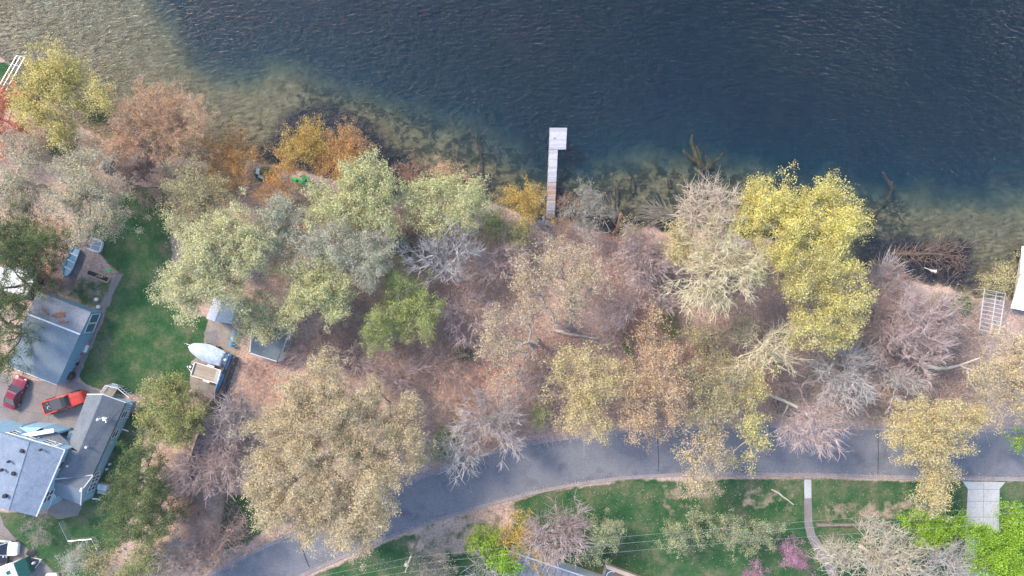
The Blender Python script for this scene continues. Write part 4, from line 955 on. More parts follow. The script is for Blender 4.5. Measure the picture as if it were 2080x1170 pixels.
log('log', 'thinner forked log beside the thick pale birch log at upper left', [([(214, 352, .5), (224, 338, .6), (230, 326, .7)], .2, .16), ([(224, 338, .6), (215, 336, .6)], .12, .1)], 'barkgrey')
log('log', 'straight pale stick lying on the lawn below the road', [([(1567, 994, .1), (1590, 1009, .1), (1612, 1025, .1)], .12, .09)], 'barklight')
log('fallen_limb', 'big pale fallen limb forking into three, left of the tan tree at the right edge', [([(1873, 741, 1.5), (1898, 747, 2.2), (1925, 748, 2.8), (1950, 742, 3.2), (1990, 727, 3.6)], .34, .10), ([(1950, 742, 3.2), (1972, 752, 3.3), (2000, 768, 3.4)], .16, .07), ([(1965, 748, 3.2), (1970, 775, 3.0), (1985, 795, 2.8)], .12, .05)], 'barklight', 'limb')
log('fallen_limb', 'pale broken limb beside the road lying under the bare roadside tree', [([(1566, 803, 1.0), (1590, 812, 1.6), (1620, 828, 2.4)], .26, .2), ([(1604, 817, 1.6), (1594, 835, 1.2), (1588, 848, 1.0)], .14, .07), ([(1566, 803, 1.0), (1540, 808, .8), (1525, 812, .6)], .12, .05)], 'barklight', 'limb')
log('stump_root', 'bright broken stump with a thin tail standing in the dark inlet at right', [([(1878, 543, .1), (1890, 549, .2)], .05, .09), ([(1889, 548, .2), (1896, 551, .35), (1902, 552, .5)], .12, .26)], 'barklight', 'stump')
log('snag', 'reddish broken snag leaning in the dark water between shore shrubs', [([(1247, 476, -.3), (1253, 462, .5), (1262, 432, 1.4)], .28, .16), ([(1253, 462, .5), (1244, 448, .8)], .1, .05)], 'rustbark', 'snag')
log('log', 'thin pale pole lying along the water edge below the reddish snag', [([(1215, 474, .1), (1232, 473, .15), (1240, 471, .2), (1229, 452, .6)], .09, .05)], 'barklight')
log('log', 'curved grey log reaching the dock from the gold shrub side', [([(1078, 425, .2), (1090, 418, .3), (1104, 406, .4), (1108, 390, .5)], .10, .05)], 'barkgrey')
log('log', 'pale log at the landward end of the dock', [([(1066, 449, .2), (1080, 446, .25), (1098, 441, .3)], .13, .08)], 'barkgrey')
log('sunken_tree', 'forked sunken tree under the water north of the bare pink shore tree', [([(1424, 402, -1.0), (1427, 370, -.95), (1426, 340, -.9)], .26, .2)], 'barkdark', 'sunken tree')
sk = log('branch', 'algae covered branches', [([(1426, 340, -.9), (1414, 318, -.85), (1404, 290, -.8), (1406, 274, -.8)], .42, .16), ([(1420, 332, -.85), (1400, 318, -.8), (1387, 304, -.8)], .30, .18), ([(1428, 345, -.9), (1444, 330, -.8), (1460, 322, -.8), (1468, 311, -.8)], .24, .14), ([(1424, 338, -.85), (1422, 316, -.8), (1414, 296, -.8)], .26, .12), ([(1436, 338, -.8), (1440, 322, -.8)], .2, .1)], 'algae', None)
for o_ in list(COL.objects):
    if o_.name == 'sunken_tree': sk.location = Vector(sk.location) - Vector(o_.location); sk.parent = o_
log('sunken_log', 'dark sunken trunk slanting under the water right of the tall yellow trees', [([(1752, 462, -.75), (1775, 436, -.8), (1800, 408, -.9), (1812, 385, -.9)], .22, .14), ([(1812, 385, -.9), (1800, 362, -.8), (1792, 350, -.8)], .22, .16), ([(1812, 383, -.85), (1812, 368, -.8)], .2, .14)], 'barkdark', 'sunken log')
log('sunken_log', 'dark sunken trunk running out from the shore left of the dock', [([(981, 366, -.85), (979, 330, -.9), (972, 300, -1.0), (963, 262, -1.0)], .24, .12), ([(970, 292, -.95), (950, 262, -.9)], .1, .05)], 'barkdark', 'sunken log')
for i, (x, y, l, lb) in enumerate([(1255, 398, 36, 'dark sunken stake nearest the reddish snag'), (1287, 378, 30, 'dark sunken stake east of the longest one near the snag'), (1361, 372, 18, 'short dark sunken stake left of the forked sunken tree'), (1378, 410, 26, 'dark sunken stake close to the bare pink shore tree')]):
    log('sunken_log', lb, [([(x, y + l / 2, -.8), (x - 2, y - l / 2, -1.0)], .34, .24)], 'barkdark', 'sunken log')

# ---------------------------------------------------------------- vegetation
def tubes_np(P0, P1, R0, R1, n=3):
    """many tapering prisms at once -> verts, quads"""
    d = P1 - P0; L = np.linalg.norm(d, axis=1, keepdims=True) + 1e-9; d = d / L
    up = np.where(np.abs(d[:, 2:3]) > .9, np.array([[1., 0, 0]]), np.array([[0, 0, 1.]]))
    a = np.cross(d, up); a /= np.linalg.norm(a, axis=1, keepdims=True) + 1e-9; c = np.cross(d, a)
    ang = np.arange(n) * 2 * np.pi / n; N = len(P0)
    off = a[:, None, :] * np.cos(ang)[None, :, None] + c[:, None, :] * np.sin(ang)[None, :, None]
    v = np.concatenate([P0[:, None] + off * R0[:, None, None], P1[:, None] + off * R1[:, None, None]], 1).reshape(-1, 3)
    k = np.arange(n); k2 = (k + 1) % n; q = np.stack([k, k2, k2 + n, k + n], 1)
    f = (np.arange(N) * 2 * n)[:, None, None] + q[None]
    return v, f.reshape(-1, 4)
def quads_np(Cn, size, g, flat=.5, asp=.75):
    """leaf clusters: small tilted kite-shaped faces"""
    N = len(Cn); n = g.normal(size=(N, 3)); n[:, 2] = np.abs(n[:, 2]) + flat; n /= np.linalg.norm(n, axis=1, keepdims=True)
    r = g.normal(size=(N, 3)); a = np.cross(n, r); a /= np.linalg.norm(a, axis=1, keepdims=True); b = np.cross(n, a)
    s = (size * g.uniform(.55, 1.35, N))[:, None]
    fold = n * s * .25
    v = np.stack([Cn - a * s, Cn - b * s * asp + fold, Cn + a * s, Cn + b * s * asp + fold], 1).reshape(-1, 3)
    return v, np.arange(N * 4).reshape(N, 4)
# styles: bark tones, leaf tones, leaves per attractor, leaf half size, attractor density per m2, twigs per attractor, twig length, spread
ST = {
 'pale':     dict(bk=((.24, .22, .19), (.40, .37, .33)), lf=[(.20, .21, .13), (.36, .37, .18), (.54, .52, .24), (.50, .46, .30)], nl=13, ls=.15, dn=3.4, nt=4, tl=.8, sp=.42),
 'greypale': dict(bk=((.26, .25, .22), (.42, .40, .36)), lf=[(.20, .22, .15), (.30, .32, .21), (.44, .44, .30), (.40, .38, .31)], nl=10, ls=.13, dn=3.2, nt=7, tl=.9, sp=.42),
 'palegreen':dict(bk=((.20, .20, .16), (.32, .31, .26)), lf=[(.19, .21, .11), (.33, .35, .15), (.52, .51, .22), (.52, .47, .28)], nl=13, ls=.15, dn=3.4, nt=4, tl=.7, sp=.42),
 'yellow':   dict(bk=((.20, .18, .14), (.36, .32, .26)), lf=[(.24, .20, .07), (.42, .34, .10), (.60, .50, .16), (.52, .46, .22)], nl=11, ls=.15, dn=3.0, nt=4, tl=.8, sp=.42),
 'bright':   dict(bk=((.30, .27, .20), (.48, .44, .35)), lf=[(.26, .23, .08), (.45, .38, .11), (.64, .53, .15), (.62, .50, .20)], nl=9, ls=.15, dn=3.3, nt=3, tl=.8, sp=.42),
 'brightg':  dict(bk=((.24, .22, .16), (.40, .36, .28)), lf=[(.24, .23, .10), (.41, .37, .13), (.58, .51, .17), (.53, .47, .22)], nl=9, ls=.15, dn=3.1, nt=4, tl=.8, sp=.45),
 'tan':      dict(bk=((.16, .14, .13), (.30, .27, .24)), lf=[(.20, .17, .12), (.36, .29, .17), (.55, .41, .21), (.50, .42, .26)], nl=11, ls=.14, dn=2.7, nt=6, tl=.7, sp=.45),
 'oak':      dict(bk=((.20, .17, .14), (.34, .29, .24)), lf=[(.25, .215, .16), (.39, .325, .20), (.56, .44, .23), (.52, .44, .29)], nl=12, ls=.135, dn=4.2, nt=5, tl=.65, sp=.40),
 'tansparse':dict(bk=((.20, .17, .15), (.34, .30, .27)), lf=[(.26, .20, .15), (.40, .31, .20), (.56, .42, .24), (.48, .41, .27)], nl=8, ls=.13, dn=2.3, nt=6, tl=.7, sp=.45),
 'orangetan':dict(bk=((.16, .14, .13), (.28, .25, .23)), lf=[(.26, .19, .14), (.42, .28, .17), (.60, .39, .20), (.50, .42, .22)], nl=8, ls=.14, dn=2.5, nt=6, tl=.7, sp=.45),
 'khaki':    dict(bk=((.16, .15, .12), (.28, .26, .22)), lf=[(.15, .15, .08), (.27, .25, .12), (.46, .38, .16), (.40, .37, .21)], nl=9, ls=.13, dn=2.7, nt=6, tl=.7, sp=.42),
 'pinkorange':dict(bk=((.34, .22, .16), (.48, .33, .25)), lf=[(.42, .22, .12), (.60, .33, .17), (.64, .42, .26)], nl=7, ls=.09, dn=3.2, nt=10, tl=.8, sp=.40),
 'red':      dict(bk=((.30, .12, .10), (.42, .2, .17)), lf=[(.46, .17, .11), (.66, .25, .15), (.70, .36, .23)], nl=12, ls=.11, dn=3.6, nt=5, tl=.6, sp=.36),
 'orange':   dict(bk=((.22, .14, .10), (.36, .24, .18)), lf=[(.38, .20, .08), (.62, .33, .09), (.74, .44, .13)], nl=8, ls=.10, dn=3.8, nt=7, tl=.75, sp=.35),
 'gold':     dict(bk=((.20, .14, .08), (.34, .25, .15)), lf=[(.34, .22, .07), (.58, .38, .08), (.72, .51, .13)], nl=9, ls=.11, dn=3.8, nt=6, tl=.7, sp=.35),
 'moss':     dict(bk=((.18, .17, .13), (.36, .34, .30)), lf=[(.09, .13, .04), (.20, .26, .05), (.34, .40, .07), (.33, .33, .16)], nl=11, ls=.13, dn=3.2, nt=4, tl=.6, sp=.40),
 'lime':     dict(bk=((.14, .13, .08), (.22, .2, .12)), lf=[(.09, .20, .02), (.24, .42, .03), (.44, .62, .05)], nl=16, ls=.16, dn=3.8, nt=2, tl=.5, sp=.40),
 'green':    dict(bk=((.10, .09, .07), (.18, .16, .12)), lf=[(.025, .07, .03), (.06, .13, .05), (.13, .20, .06)], nl=14, ls=.12, dn=4.0, nt=2, tl=.5, sp=.35),
 'olive':    dict(bk=((.12, .11, .08), (.22, .2, .15)), lf=[(.10, .13, .05), (.20, .22, .08), (.34, .33, .12), (.34, .31, .15)], nl=16, ls=.14, dn=4.0, nt=4, tl=.7, sp=.38),
 'pine':     dict(bk=((.12, .10, .08), (.22, .18, .14)), lf=[(.03, .065, .03), (.07, .115, .04), (.14, .18, .06), (.20, .22, .09)], nl=16, ls=.13, dn=4.0, nt=4, tl=.6, sp=.36),
 'spruce':   dict(bk=((.12, .10, .08), (.22, .18, .14)), lf=[(.07, .12, .06), (.15, .21, .10), (.27, .30, .14), (.44, .40, .17)], nl=14, ls=.12, dn=4.0, nt=4, tl=.6, sp=.34),
 'bare':     dict(bk=((.30, .28, .27), (.48, .46, .45)), lf=[(.34, .31, .30), (.46, .42, .40)], nl=1, ls=.08, dn=2.6, nt=13, tl=1.0, sp=.35),
 'barepink': dict(bk=((.32, .25, .24), (.48, .39, .38)), lf=[(.38, .28, .27), (.50, .38, .36)], nl=3, ls=.08, dn=3.2, nt=15, tl=.9, sp=.38),
 'cream':    dict(bk=((.54, .46, .32), (.74, .64, .45)), lf=[(.40, .36, .20), (.58, .50, .28), (.64, .56, .36)], nl=1, ls=.10, dn=2.6, nt=11, tl=.95, sp=.42),
 'brush':    dict(bk=((.24, .17, .15), (.36, .27, .25)), lf=[(.28, .19, .16), (.40, .28, .24), (.36, .30, .22)], nl=3, ls=.08, dn=3.6, nt=13, tl=.8, sp=.40),
 'palebrush':dict(bk=((.42, .32, .29), (.60, .48, .44)), lf=[(.44, .32, .27), (.56, .42, .34)], nl=1, ls=.1, dn=1, nt=1, tl=1, sp=1),
 'darkbrush':dict(bk=((.10, .07, .06), (.24, .17, .14)), lf=[(.2, .15, .1)], nl=1, ls=.1, dn=1, nt=1, tl=1, sp=1),
 'rust':     dict(bk=((.26, .16, .11), (.38, .26, .19)), lf=[(.30, .16, .09), (.46, .27, .15)], nl=5, ls=.09, dn=3.4, nt=10, tl=.8, sp=.40),
 'whiteb':   dict(bk=((.34, .32, .28), (.5, .48, .42)), lf=[(.42, .42, .34), (.66, .66, .58)], nl=9, ls=.09, dn=4.5, nt=8, tl=.6, sp=.30),
 'magenta':  dict(bk=((.20, .14, .14), (.3, .2, .2)), lf=[(.30, .12, .22), (.44, .20, .34), (.54, .34, .44)], nl=14, ls=.09, dn=4.5, nt=4, tl=.5, sp=.30),
}
_mats = {}
LEAFN = 4.6
LGAIN = dict(pine=1.15, green=1.1, lime=1.0, moss=1.15, olive=1.25, spruce=1.35, pinkorange=1.55, orange=1.25, barepink=1.15, bare=1.1, brush=1.2, cream=1.0)
def widen(l):
    return [tuple(x * (.62, .95, 1.16, 1.08)[min(i, 3)] if len(l) > 3 else x * (.72, 1.0, 1.12)[min(i, 2)] for x in c) for i, c in enumerate(l)]
def soft(s, c):
    k = .0 if s.split('_')[0] in ('red', 'lime', 'green', 'magenta', 'pine', 'yellow', 'pinkorange', 'bright', 'brightg', 'orange', 'gold', 'olive') else .16
    return tuple(x * (1 - k) + y * k for x, y in zip(c, (.46, .42, .34)))
def style_mats(s):
    if s not in _mats:
        d = ST[s]; _mats[s] = (barkmat(s + '_bark', *[tuple(min(.75, x * (1.25 if s.split('_')[0] in ('bare', 'barepink', 'brush', 'rust', 'pinkorange') else 1.1)) for x in c_) for c_ in d['bk']]), leafmat(s + '_leaves', [tuple(min(.8, x * LGAIN.get(s.split('_')[0], 1.2)) for x in soft(s, c_)) for c_ in widen(d['lf'])]))
    return _mats[s]
def grow(name, label, cat, group, lobes, H, style, seed, lean=None, dens=1.0, trunk=None, limb=1.0, aim=None, strength=1.0):
    """a tree from its lobes: points are scattered in clumps through the crown and joined back to the trunk by a
    branching network, then twigs and leaf clusters are set on them. lobes: (px, py, radius px[, top height])"""
    g = np.random.default_rng(seed); d = ST[style]; pts = []; full = any(k_ in style for k_ in ('pine', 'spruce', 'olive', 'green')) and 'pale' not in style
    if H > 7: H *= .86
    lobes = [(l[0], l[1], l[2] * (1.12 if 380 < l[1] < 1010 and l[0] > 330 and style not in ('lime',) else 1.04)) for l in lobes]
    for lb in lobes:
        px, py, r = lb[:3]; top = lb[3] if len(lb) > 3 else H * g.uniform(.86, 1.0)
        zc = top * .72 if r > 25 else top * .62; k = (CAMH - zc) / CAMH / S; c = np.array([(px - 1040) * k, -(py - 585) * k, zc]); rw = r * k
        rz = min(top - zc, rw) * 1.0
        n = max(14, int(np.pi * rw * rw * d['dn'] * dens)); nk = max(5, int(np.pi * rw * rw / 3.6))
        # clump centres over a lumpy dome
        u = g.normal(size=(nk, 3)); u[:, 2] = np.abs(u[:, 2]) * .9 - .15; u /= np.linalg.norm(u, axis=1, keepdims=True)
        ce = u * (g.uniform(.15, 1, (nk, 1)) ** .45) * .88 * g.uniform(.85, 1.12, (nk, 1))
        w_ = g.uniform(.4, 1.6, nk); idx = g.choice(nk, n, p=w_ / w_.sum())
        q = ce[idx] + g.normal(size=(n, 3)) * (.62 / rw + .05)
        q = c + q * np.array([rw, rw, rz])
        if full: k_ = g.random(n) < .4; q[k_, 2] *= g.uniform(.3, .95, k_.sum())
        pts.append(q)
    Q = np.concatenate(pts); Q[:, 2] = np.clip(Q[:, 2], H * .16 if H > 6 else .25, None)
    m = Q[:, :2].mean(0) if trunk is None else np.array(V(*trunk)[:2])
    if trunk is None: m = m * (1 + .5 * (H * .7) / CAMH)
    base = np.array([m[0], m[1], -.15])
    zf = np.percentile(Q[:, 2], 12) * (.75 if H > 7 else .25)
    le = np.array([0, 0, 0.]) if lean is None else np.array([lean[0], lean[1], 0.])
    ns = 7; spine = np.array([base + (np.array([0, 0, zf + .15]) + le) * (i / (ns - 1)) + np.r_[g.normal(size=2) * .08 * (i > 0), 0] for i in range(ns)])
    fork = spine[-1]; Q = Q[np.argsort(np.linalg.norm(Q - fork, axis=1))]
    N = len(Q); node = np.concatenate([spine, Q]); par = np.full(ns + N, -1); par[1:ns] = np.arange(ns - 1); cost = np.zeros(ns + N)
    cost[:ns] = np.arange(ns)[::-1] * .3
    for i in range(ns, ns + N):
        dd = np.linalg.norm(node[max(0, ns - 3):i] - node[i], axis=1); j = int(np.argmin(dd + .42 * cost[max(0, ns - 3):i])) + max(0, ns - 3)
        par[i] = j; cost[i] = cost[j] + np.linalg.norm(node[j] - node[i])
    wgt = np.full(ns + N, 1.0)
    for i in range(ns + N - 1, 0, -1): wgt[par[i]] += wgt[i]
    tr = min(.045 * H ** .95 * .62, .42) if H > 5 else .035 * H ** .5 * .9
    rad = np.maximum(tr * (wgt / wgt[0]) ** .52, .018) * (limb * 1.12 if H > 5 else 1)
    rad[:ns] = tr * np.linspace(1.15, .85, ns)
    i = np.arange(1, ns + N); P0, P1 = node[par[i]], node[i]
    # bend long edges a little
    mid = (P0 + P1) / 2 + g.normal(size=P0.shape) * (np.linalg.norm(P1 - P0, axis=1, keepdims=True) * .09); r0 = np.minimum(rad[par[i]], rad[i] * 1.5); r0[:ns - 1] = rad[par[i]][:ns - 1]
    rm = (r0 + rad[i]) / 2; nsd = 5
    v1, f1 = tubes_np(P0, mid, r0, rm, nsd); v2, f2 = tubes_np(mid, P1, rm, rad[i], nsd)
    org_ = np.array([m[0], m[1], 0.0])
    root = empty(name, tuple(org_), label, cat, group)
    bk, lf = style_mats(style)
    mesh_np('trunk', np.concatenate([v1, v2]) - org_, np.concatenate([f1, f2 + len(v1)]), [bk], root)
    # twigs
    nt = int(d['nt'] * (1.25 if d['nl'] > 3 else .62)); T0 = np.repeat(Q, nt, 0); out = T0 - (fork * .5 + np.array([m[0], m[1], zf * .3]) * .5); out /= np.linalg.norm(out, axis=1, keepdims=True) + 1e-9
    thin = d['nl'] <= 3; dirv = out * (1.0 if aim is None else .5) + g.normal(size=T0.shape) * (.5 if thin else .62); dirv[:, 2] += .2
    if aim is not None: dirv[:, :2] += np.array(aim)
    dirv /= np.linalg.norm(dirv, axis=1, keepdims=True)
    Lt = (d['tl'] * (1.9 if thin else 1.0) * g.uniform(.35, 1.15, len(T0)))[:, None]
    T1 = T0 + dirv * Lt * .55; T2 = T1 + (dirv + g.normal(size=T0.shape) * .3) * Lt * .45
    rr0 = np.full(len(T0), .03 if thin else .02)
    v1, f1 = tubes_np(T0, T1, rr0, rr0 * .8, 3); v2, f2 = tubes_np(T1, T2, rr0 * .8, rr0 * .45, 3)
    vv = [v1, v2]; ff = [f1, f2 + len(v1)]; ntw = len(f1) + len(f2)
    nl = max(1, int(round(d['nl'] * LEAFN))); Lc = np.repeat(Q, nl, 0) + g.normal(size=(N * nl, 3)) * d['sp'] * .82
    # leaves also along the twigs
    sel = g.choice(len(T2), min(len(T2), int(len(Lc) * .25)), replace=False); Lc[g.choice(len(Lc), len(sel), replace=False)] = T2[sel]
    v3, f3 = quads_np(Lc, d['ls'] * .53, g); vv.append(v3); ff.append(f3 + len(v1) + len(v2))
    mi = np.concatenate([np.zeros(ntw), np.ones(len(f3))])
    mesh_np('crown', np.concatenate(vv) - org_, np.concatenate(ff), [bk, lf], root, mi)
    return root
TREES = [
 # name, label, category, group, lobes, height, style, options
 ('tree', 'large pale yellow tree beside the narrow lift frame at upper left', 'tree', None, [(115, 145, 48), (95, 205, 62), (165, 170, 42), (60, 210, 32), (190, 200, 30), (110, 255, 40)], 14, 'yellow', dict(dens=1.15)),
 ('red_maple', 'red maple cut by the left edge of the photo', 'tree', None, [(10, 222, 40), (0, 280, 44), (20, 192, 22), (20, 255, 32)], 8, 'red', dict(dens=1.5)),
 ('budding_tree', 'wide pink orange budding tree reaching over the sandy shallows', 'tree', None, [(325, 222, 66), (272, 245, 48), (385, 240, 46), (320, 285, 58), (250, 290, 38), (375, 290, 36)], 11, 'pinkorange', dict(dens=1.25)),
 ('sapling', 'thin bright red sapling in front of the pink orange budding tree', 'sapling', None, [(266, 282, 11), (268, 300, 8)], 5, 'red', {}),
 ('evergreen_shrub', 'dark green shrub between the pale yellow tree and the pink orange tree', 'shrub', None, [(188, 212, 24), (205, 235, 18)], 5, 'green', {}),
 ('tree', 'greyish tan tree at the left edge below the red maple', 'tree', 'tan trees of the upper left wood', [(50, 345, 48), (20, 400, 45), (80, 400, 50), (40, 300, 30)], 13, 'tansparse', dict(dens=1.4, style2='greypale')),
 ('tree', 'tan leafed tree standing directly north of the pedal boat', 'tree', 'tan trees of the upper left wood', [(185, 350, 52), (205, 400, 55), (150, 420, 45), (225, 450, 38), (175, 465, 32), (150, 320, 35)], 14, 'tan', dict(dens=.95, style2='greypale')),
 ('pine', 'dark green pine at the left edge north of the white outbuilding', 'tree', None, [(18, 450, 45), (25, 510, 60), (78, 492, 34), (-20, 480, 40)], 15, 'pine', dict(lobes2=1)),
 ('pine', 'grey green pine at the left edge beside the garage roof', 'tree', None, [(-5, 640, 42), (10, 690, 38), (-10, 740, 35), (20, 610, 25)], 14, 'pine', dict(dens=.8)),
 ('pine', 'sparse dark pine leaning over the white outbuilding roof', 'tree', None, [(30, 560, 50), (80, 575, 22), (0, 600, 30)], 13, 'pine', dict(dens=.38)),
 ('shrub', 'brown bushy shrub between the garden lawn top and the budding tree', 'shrub', None, [(300, 360, 40), (280, 330, 35), (325, 385, 20)], 4, 'brush', {}),
 ('shrub', 'rusty shrub in front of the white outbuilding', 'shrub', None, [(95, 555, 24), (115, 535, 16)], 2.5, 'rust', {}),
 ('tree', 'khaki and gold speckled tree at the north end of the garden lawn', 'tree', None, [(400, 385, 52), (385, 440, 40), (440, 400, 38), (360, 410, 25)], 13, 'khaki', dict(dens=1.2)),
 ('shrub', 'orange shrub by the water left of the garden benches', 'shrub', 'orange shrubs along the shore', [(470, 310, 42), (498, 320, 32), (430, 325, 36), (450, 355, 36), (485, 360, 26)], 5, 'orange', {}),
 ('shrub', 'yellow orange shrub, left half of the big pair standing in the shallows', 'shrub', 'orange shrubs along the shore', [(608, 288, 40), (648, 282, 32), (600, 312, 26), (648, 322, 32)], 7, 'gold', dict(aim=(0, .25))),
 ('shrub', 'deep orange shrub, right half of the big pair standing in the shallows', 'shrub', 'orange shrubs along the shore', [(697, 285, 44), (722, 300, 30), (680, 320, 44), (708, 335, 36)], 8, 'orange', dict(aim=(0, .25), dens=1.1)),
 ('shrub', 'golden orange shrub left of the green kayaks', 'shrub', 'orange shrubs along the shore', [(572, 345, 32), (586, 346, 18), (556, 378, 30), (545, 398, 18), (574, 396, 16)], 4.5, 'orange', {}),
 ('willow', 'cream yellow tree crown overhanging the water right of the orange pair', 'tree', 'pale trees along the shore', [(715, 350, 28), (755, 350, 34), (735, 385, 38), (775, 385, 24), (765, 410, 24)], 13, 'palegreen', dict(dens=1.15)),
 ('willow', 'pale green yellow tree just south of the cream crown', 'tree', 'pale trees along the shore', [(670, 430, 36), (725, 430, 40), (770, 440, 40), (800, 455, 22), (650, 400, 24)], 13, 'palegreen', {}),
 ('tree', 'largest pale tree, its crown bulging over the garden lawn', 'tree', 'pale trees north of the sheds', [(430, 500, 58), (385, 540, 44), (365, 585, 34), (480, 470, 46), (440, 570, 55), (395, 625, 30), (520, 510, 40), (350, 600, 20), (480, 540, 40)], 16, 'pale', dict(dens=1.1)),
 ('tree', 'pale tree at the lawn edge between the khaki tree and the largest pale tree', 'tree', 'pale trees north of the sheds', [(370, 465, 28), (400, 475, 25), (385, 490, 26)], 12, 'pale', {}),
 ('tree', 'grey cream tree south of the golden orange shrub', 'tree', 'pale trees north of the sheds', [(580, 450, 42), (560, 490, 42), (615, 500, 38), (590, 420, 26), (540, 450, 30)], 13, 'greypale', {}),
 ('tree', 'silvery pale tree in the middle of the pale grove', 'tree', 'pale trees north of the sheds', [(690, 500, 46), (740, 490, 40), (740, 540, 40), (765, 520, 26), (700, 470, 30)], 14, 'greypale', dict(dens=1.1)),
 ('tree', 'pale yellow green tree right above the barn shed', 'tree', 'pale trees north of the sheds', [(610, 580, 44), (655, 560, 42), (640, 620, 38), (600, 620, 30), (690, 585, 36), (680, 620, 26)], 13, 'palegreen', dict(dens=1.1)),
 ('tree', 'small pale tree hanging over both shed roofs', 'tree', 'pale trees north of the sheds', [(525, 640, 38), (498, 668, 22), (545, 662, 30), (570, 645, 24)], 9, 'pale', {}),
 ('shrub', 'grey white shrub south east of the yellow green tree', 'shrub', None, [(675, 645, 24)], 4, 'whiteb', dict(dens=.8)),
 ('willow', 'pale green tree with the pinkish top left of the dock', 'tree', 'pale trees along the shore', [(855, 405, 32), (900, 400, 40), (950, 400, 36), (975, 415, 20), (880, 435, 34), (935, 440, 26)], 11, 'palegreen', dict(dens=1.1)),
 ('shrub', 'pink orange top shrub at the water behind the pale green tree', 'shrub', None, [(905, 345, 22), (930, 350, 22), (890, 365, 20)], 8, 'pinkorange', dict(aim=(0, .3))),
 ('shrub', 'rusty bare shrub in the shallows between the two shore willows', 'shrub', None, [(828, 335, 20), (845, 355, 26), (825, 370, 20)], 5, 'rust', dict(aim=(0, .3))),
 ('bare_tree', 'silver grey twisted bare tree beside the moss green tree', 'tree', 'bare trees in the wood', [(930, 490, 36), (890, 520, 38), (850, 515, 24), (945, 525, 24), (905, 560, 22)], 11, 'bare', dict(trunk=(915, 550), dens=.7)),
 ('tree', 'moss green tree in the middle of the wood', 'tree', None, [(790, 640, 44), (765, 680, 34), (840, 640, 42), (870, 605, 30), (810, 560, 32), (860, 660, 30), (835, 590, 24)], 10, 'moss', dict(dens=1.0)),
 ('evergreen_shrub', 'dark green round shrub left of the silver grey bare tree', 'shrub', None, [(803, 494, 22), (815, 505, 16)], 5, 'green', {}),
 ('shrub', 'golden shrub on the left side of the dock', 'shrub', None, [(1050, 385, 26), (1075, 395, 24), (1055, 425, 30), (1080, 430, 18)], 6, 'gold', dict(aim=(0, .2))),
 ('shrub', 'olive green shrub south of the golden dock shrub', 'shrub', None, [(1048, 475, 26), (1040, 495, 20), (1022, 460, 20)], 4, 'moss', dict(style2='khaki', dens=.9)),
 ('shrub', 'lime tinted low shrub between the pale green tree and the golden dock shrub', 'shrub', None, [(1000, 450, 22), (985, 462, 16)], 3.5, 'moss', {}),
 ('shrub', 'pale wispy shrub on the right side of the dock', 'shrub', None, [(1190, 400, 30), (1175, 425, 28), (1210, 425, 24), (1185, 450, 26)], 6, 'khaki', dict(style2='bare', aim=(0, .2), dens=1.0)),
 ('shrub', 'brown bare shrub squeezed between the dock and the pale wispy shrub', 'shrub', None, [(1148, 415, 18), (1150, 445, 20), (1140, 470, 16)], 3.5, 'rust', {}),
 ('shrub', 'low dry shrub at the dark inlet right of the reddish snag', 'shrub', None, [(1283, 462, 20), (1275, 480, 14)], 2.5, 'khaki', dict(dens=.8)),
 ('thicket', 'round pinkish bare thicket left of the cream skeleton tree', 'shrub', 'pinkish bare thickets', [(1310, 500, 44), (1285, 520, 30), (1335, 530, 36), (1300, 555, 34)], 6, 'barepink', dict(dens=1.0)),
 ('bare_tree', 'pinkish white bare tree top fanned out over the shore', 'tree', None, [(1430, 420, 44), (1400, 440, 28), (1460, 430, 32), (1440, 460, 36)], 14, 'barepink', dict(style2='cream', aim=(0, .35), dens=.9)),
 ('tree', 'creamy yellow tree between the pinkish thicket and the cream skeleton tree', 'tree', None, [(1390, 480, 34), (1400, 520, 36), (1430, 500, 30), (1375, 500, 24)], 12, 'yellow', dict(style2='cream', dens=.95)),
 ('dead_tree', 'big cream skeleton tree with branching white limbs', 'tree', None, [(1468, 530, 52), (1415, 565, 44), (1500, 555, 40), (1450, 610, 34), (1395, 600, 28), (1450, 480, 38), (1530, 540, 26)], 17, 'cream', dict(trunk=(1470, 552), dens=1.25, limb=.95)),
 ('tree', 'bright yellow tree, left one of the two tall ones at the shore', 'tree', 'tall bright yellow trees on the shore', [(1545, 415, 36), (1580, 400, 30), (1570, 455, 48), (1610, 430, 36), (1600, 490, 48), (1560, 500, 34), (1520, 400, 20), (1525, 460, 30), (1530, 540, 28)], 15, 'bright', dict(dens=1.1)),
 ('tree', 'bright yellow tree, right one of the two tall ones at the shore', 'tree', 'tall bright yellow trees on the shore', [(1665, 395, 32), (1690, 385, 24), (1690, 430, 40), (1715, 470, 38), (1670, 480, 46), (1700, 510, 36), (1735, 460, 18)], 16, 'bright', dict(dens=1.1)),
 ('tree', 'greenish yellow tree south of the two tall bright yellow trees', 'tree', 'tall bright yellow trees on the shore', [(1650, 560, 44), (1700, 560, 42), (1720, 610, 36), (1670, 630, 46), (1730, 650, 26), (1640, 680, 36), (1690, 670, 34), (1615, 600, 32)], 14, 'brightg', dict(dens=1.05)),
 ('dead_tree', 'smaller cream skeleton tree south of the big one', 'tree', None, [(1545, 690, 38), (1575, 720, 32), (1530, 725, 30), (1570, 680, 28)], 12, 'cream', dict(dens=.9, limb=1.15)),
 ('tree', 'khaki tree with thin foliage south of the big skeleton tree', 'tree', 'khaki trees by the road', [(1420, 660, 34), (1460, 700, 36), (1490, 660, 32), (1440, 730, 26)], 8, 'khaki', dict(dens=.7)),
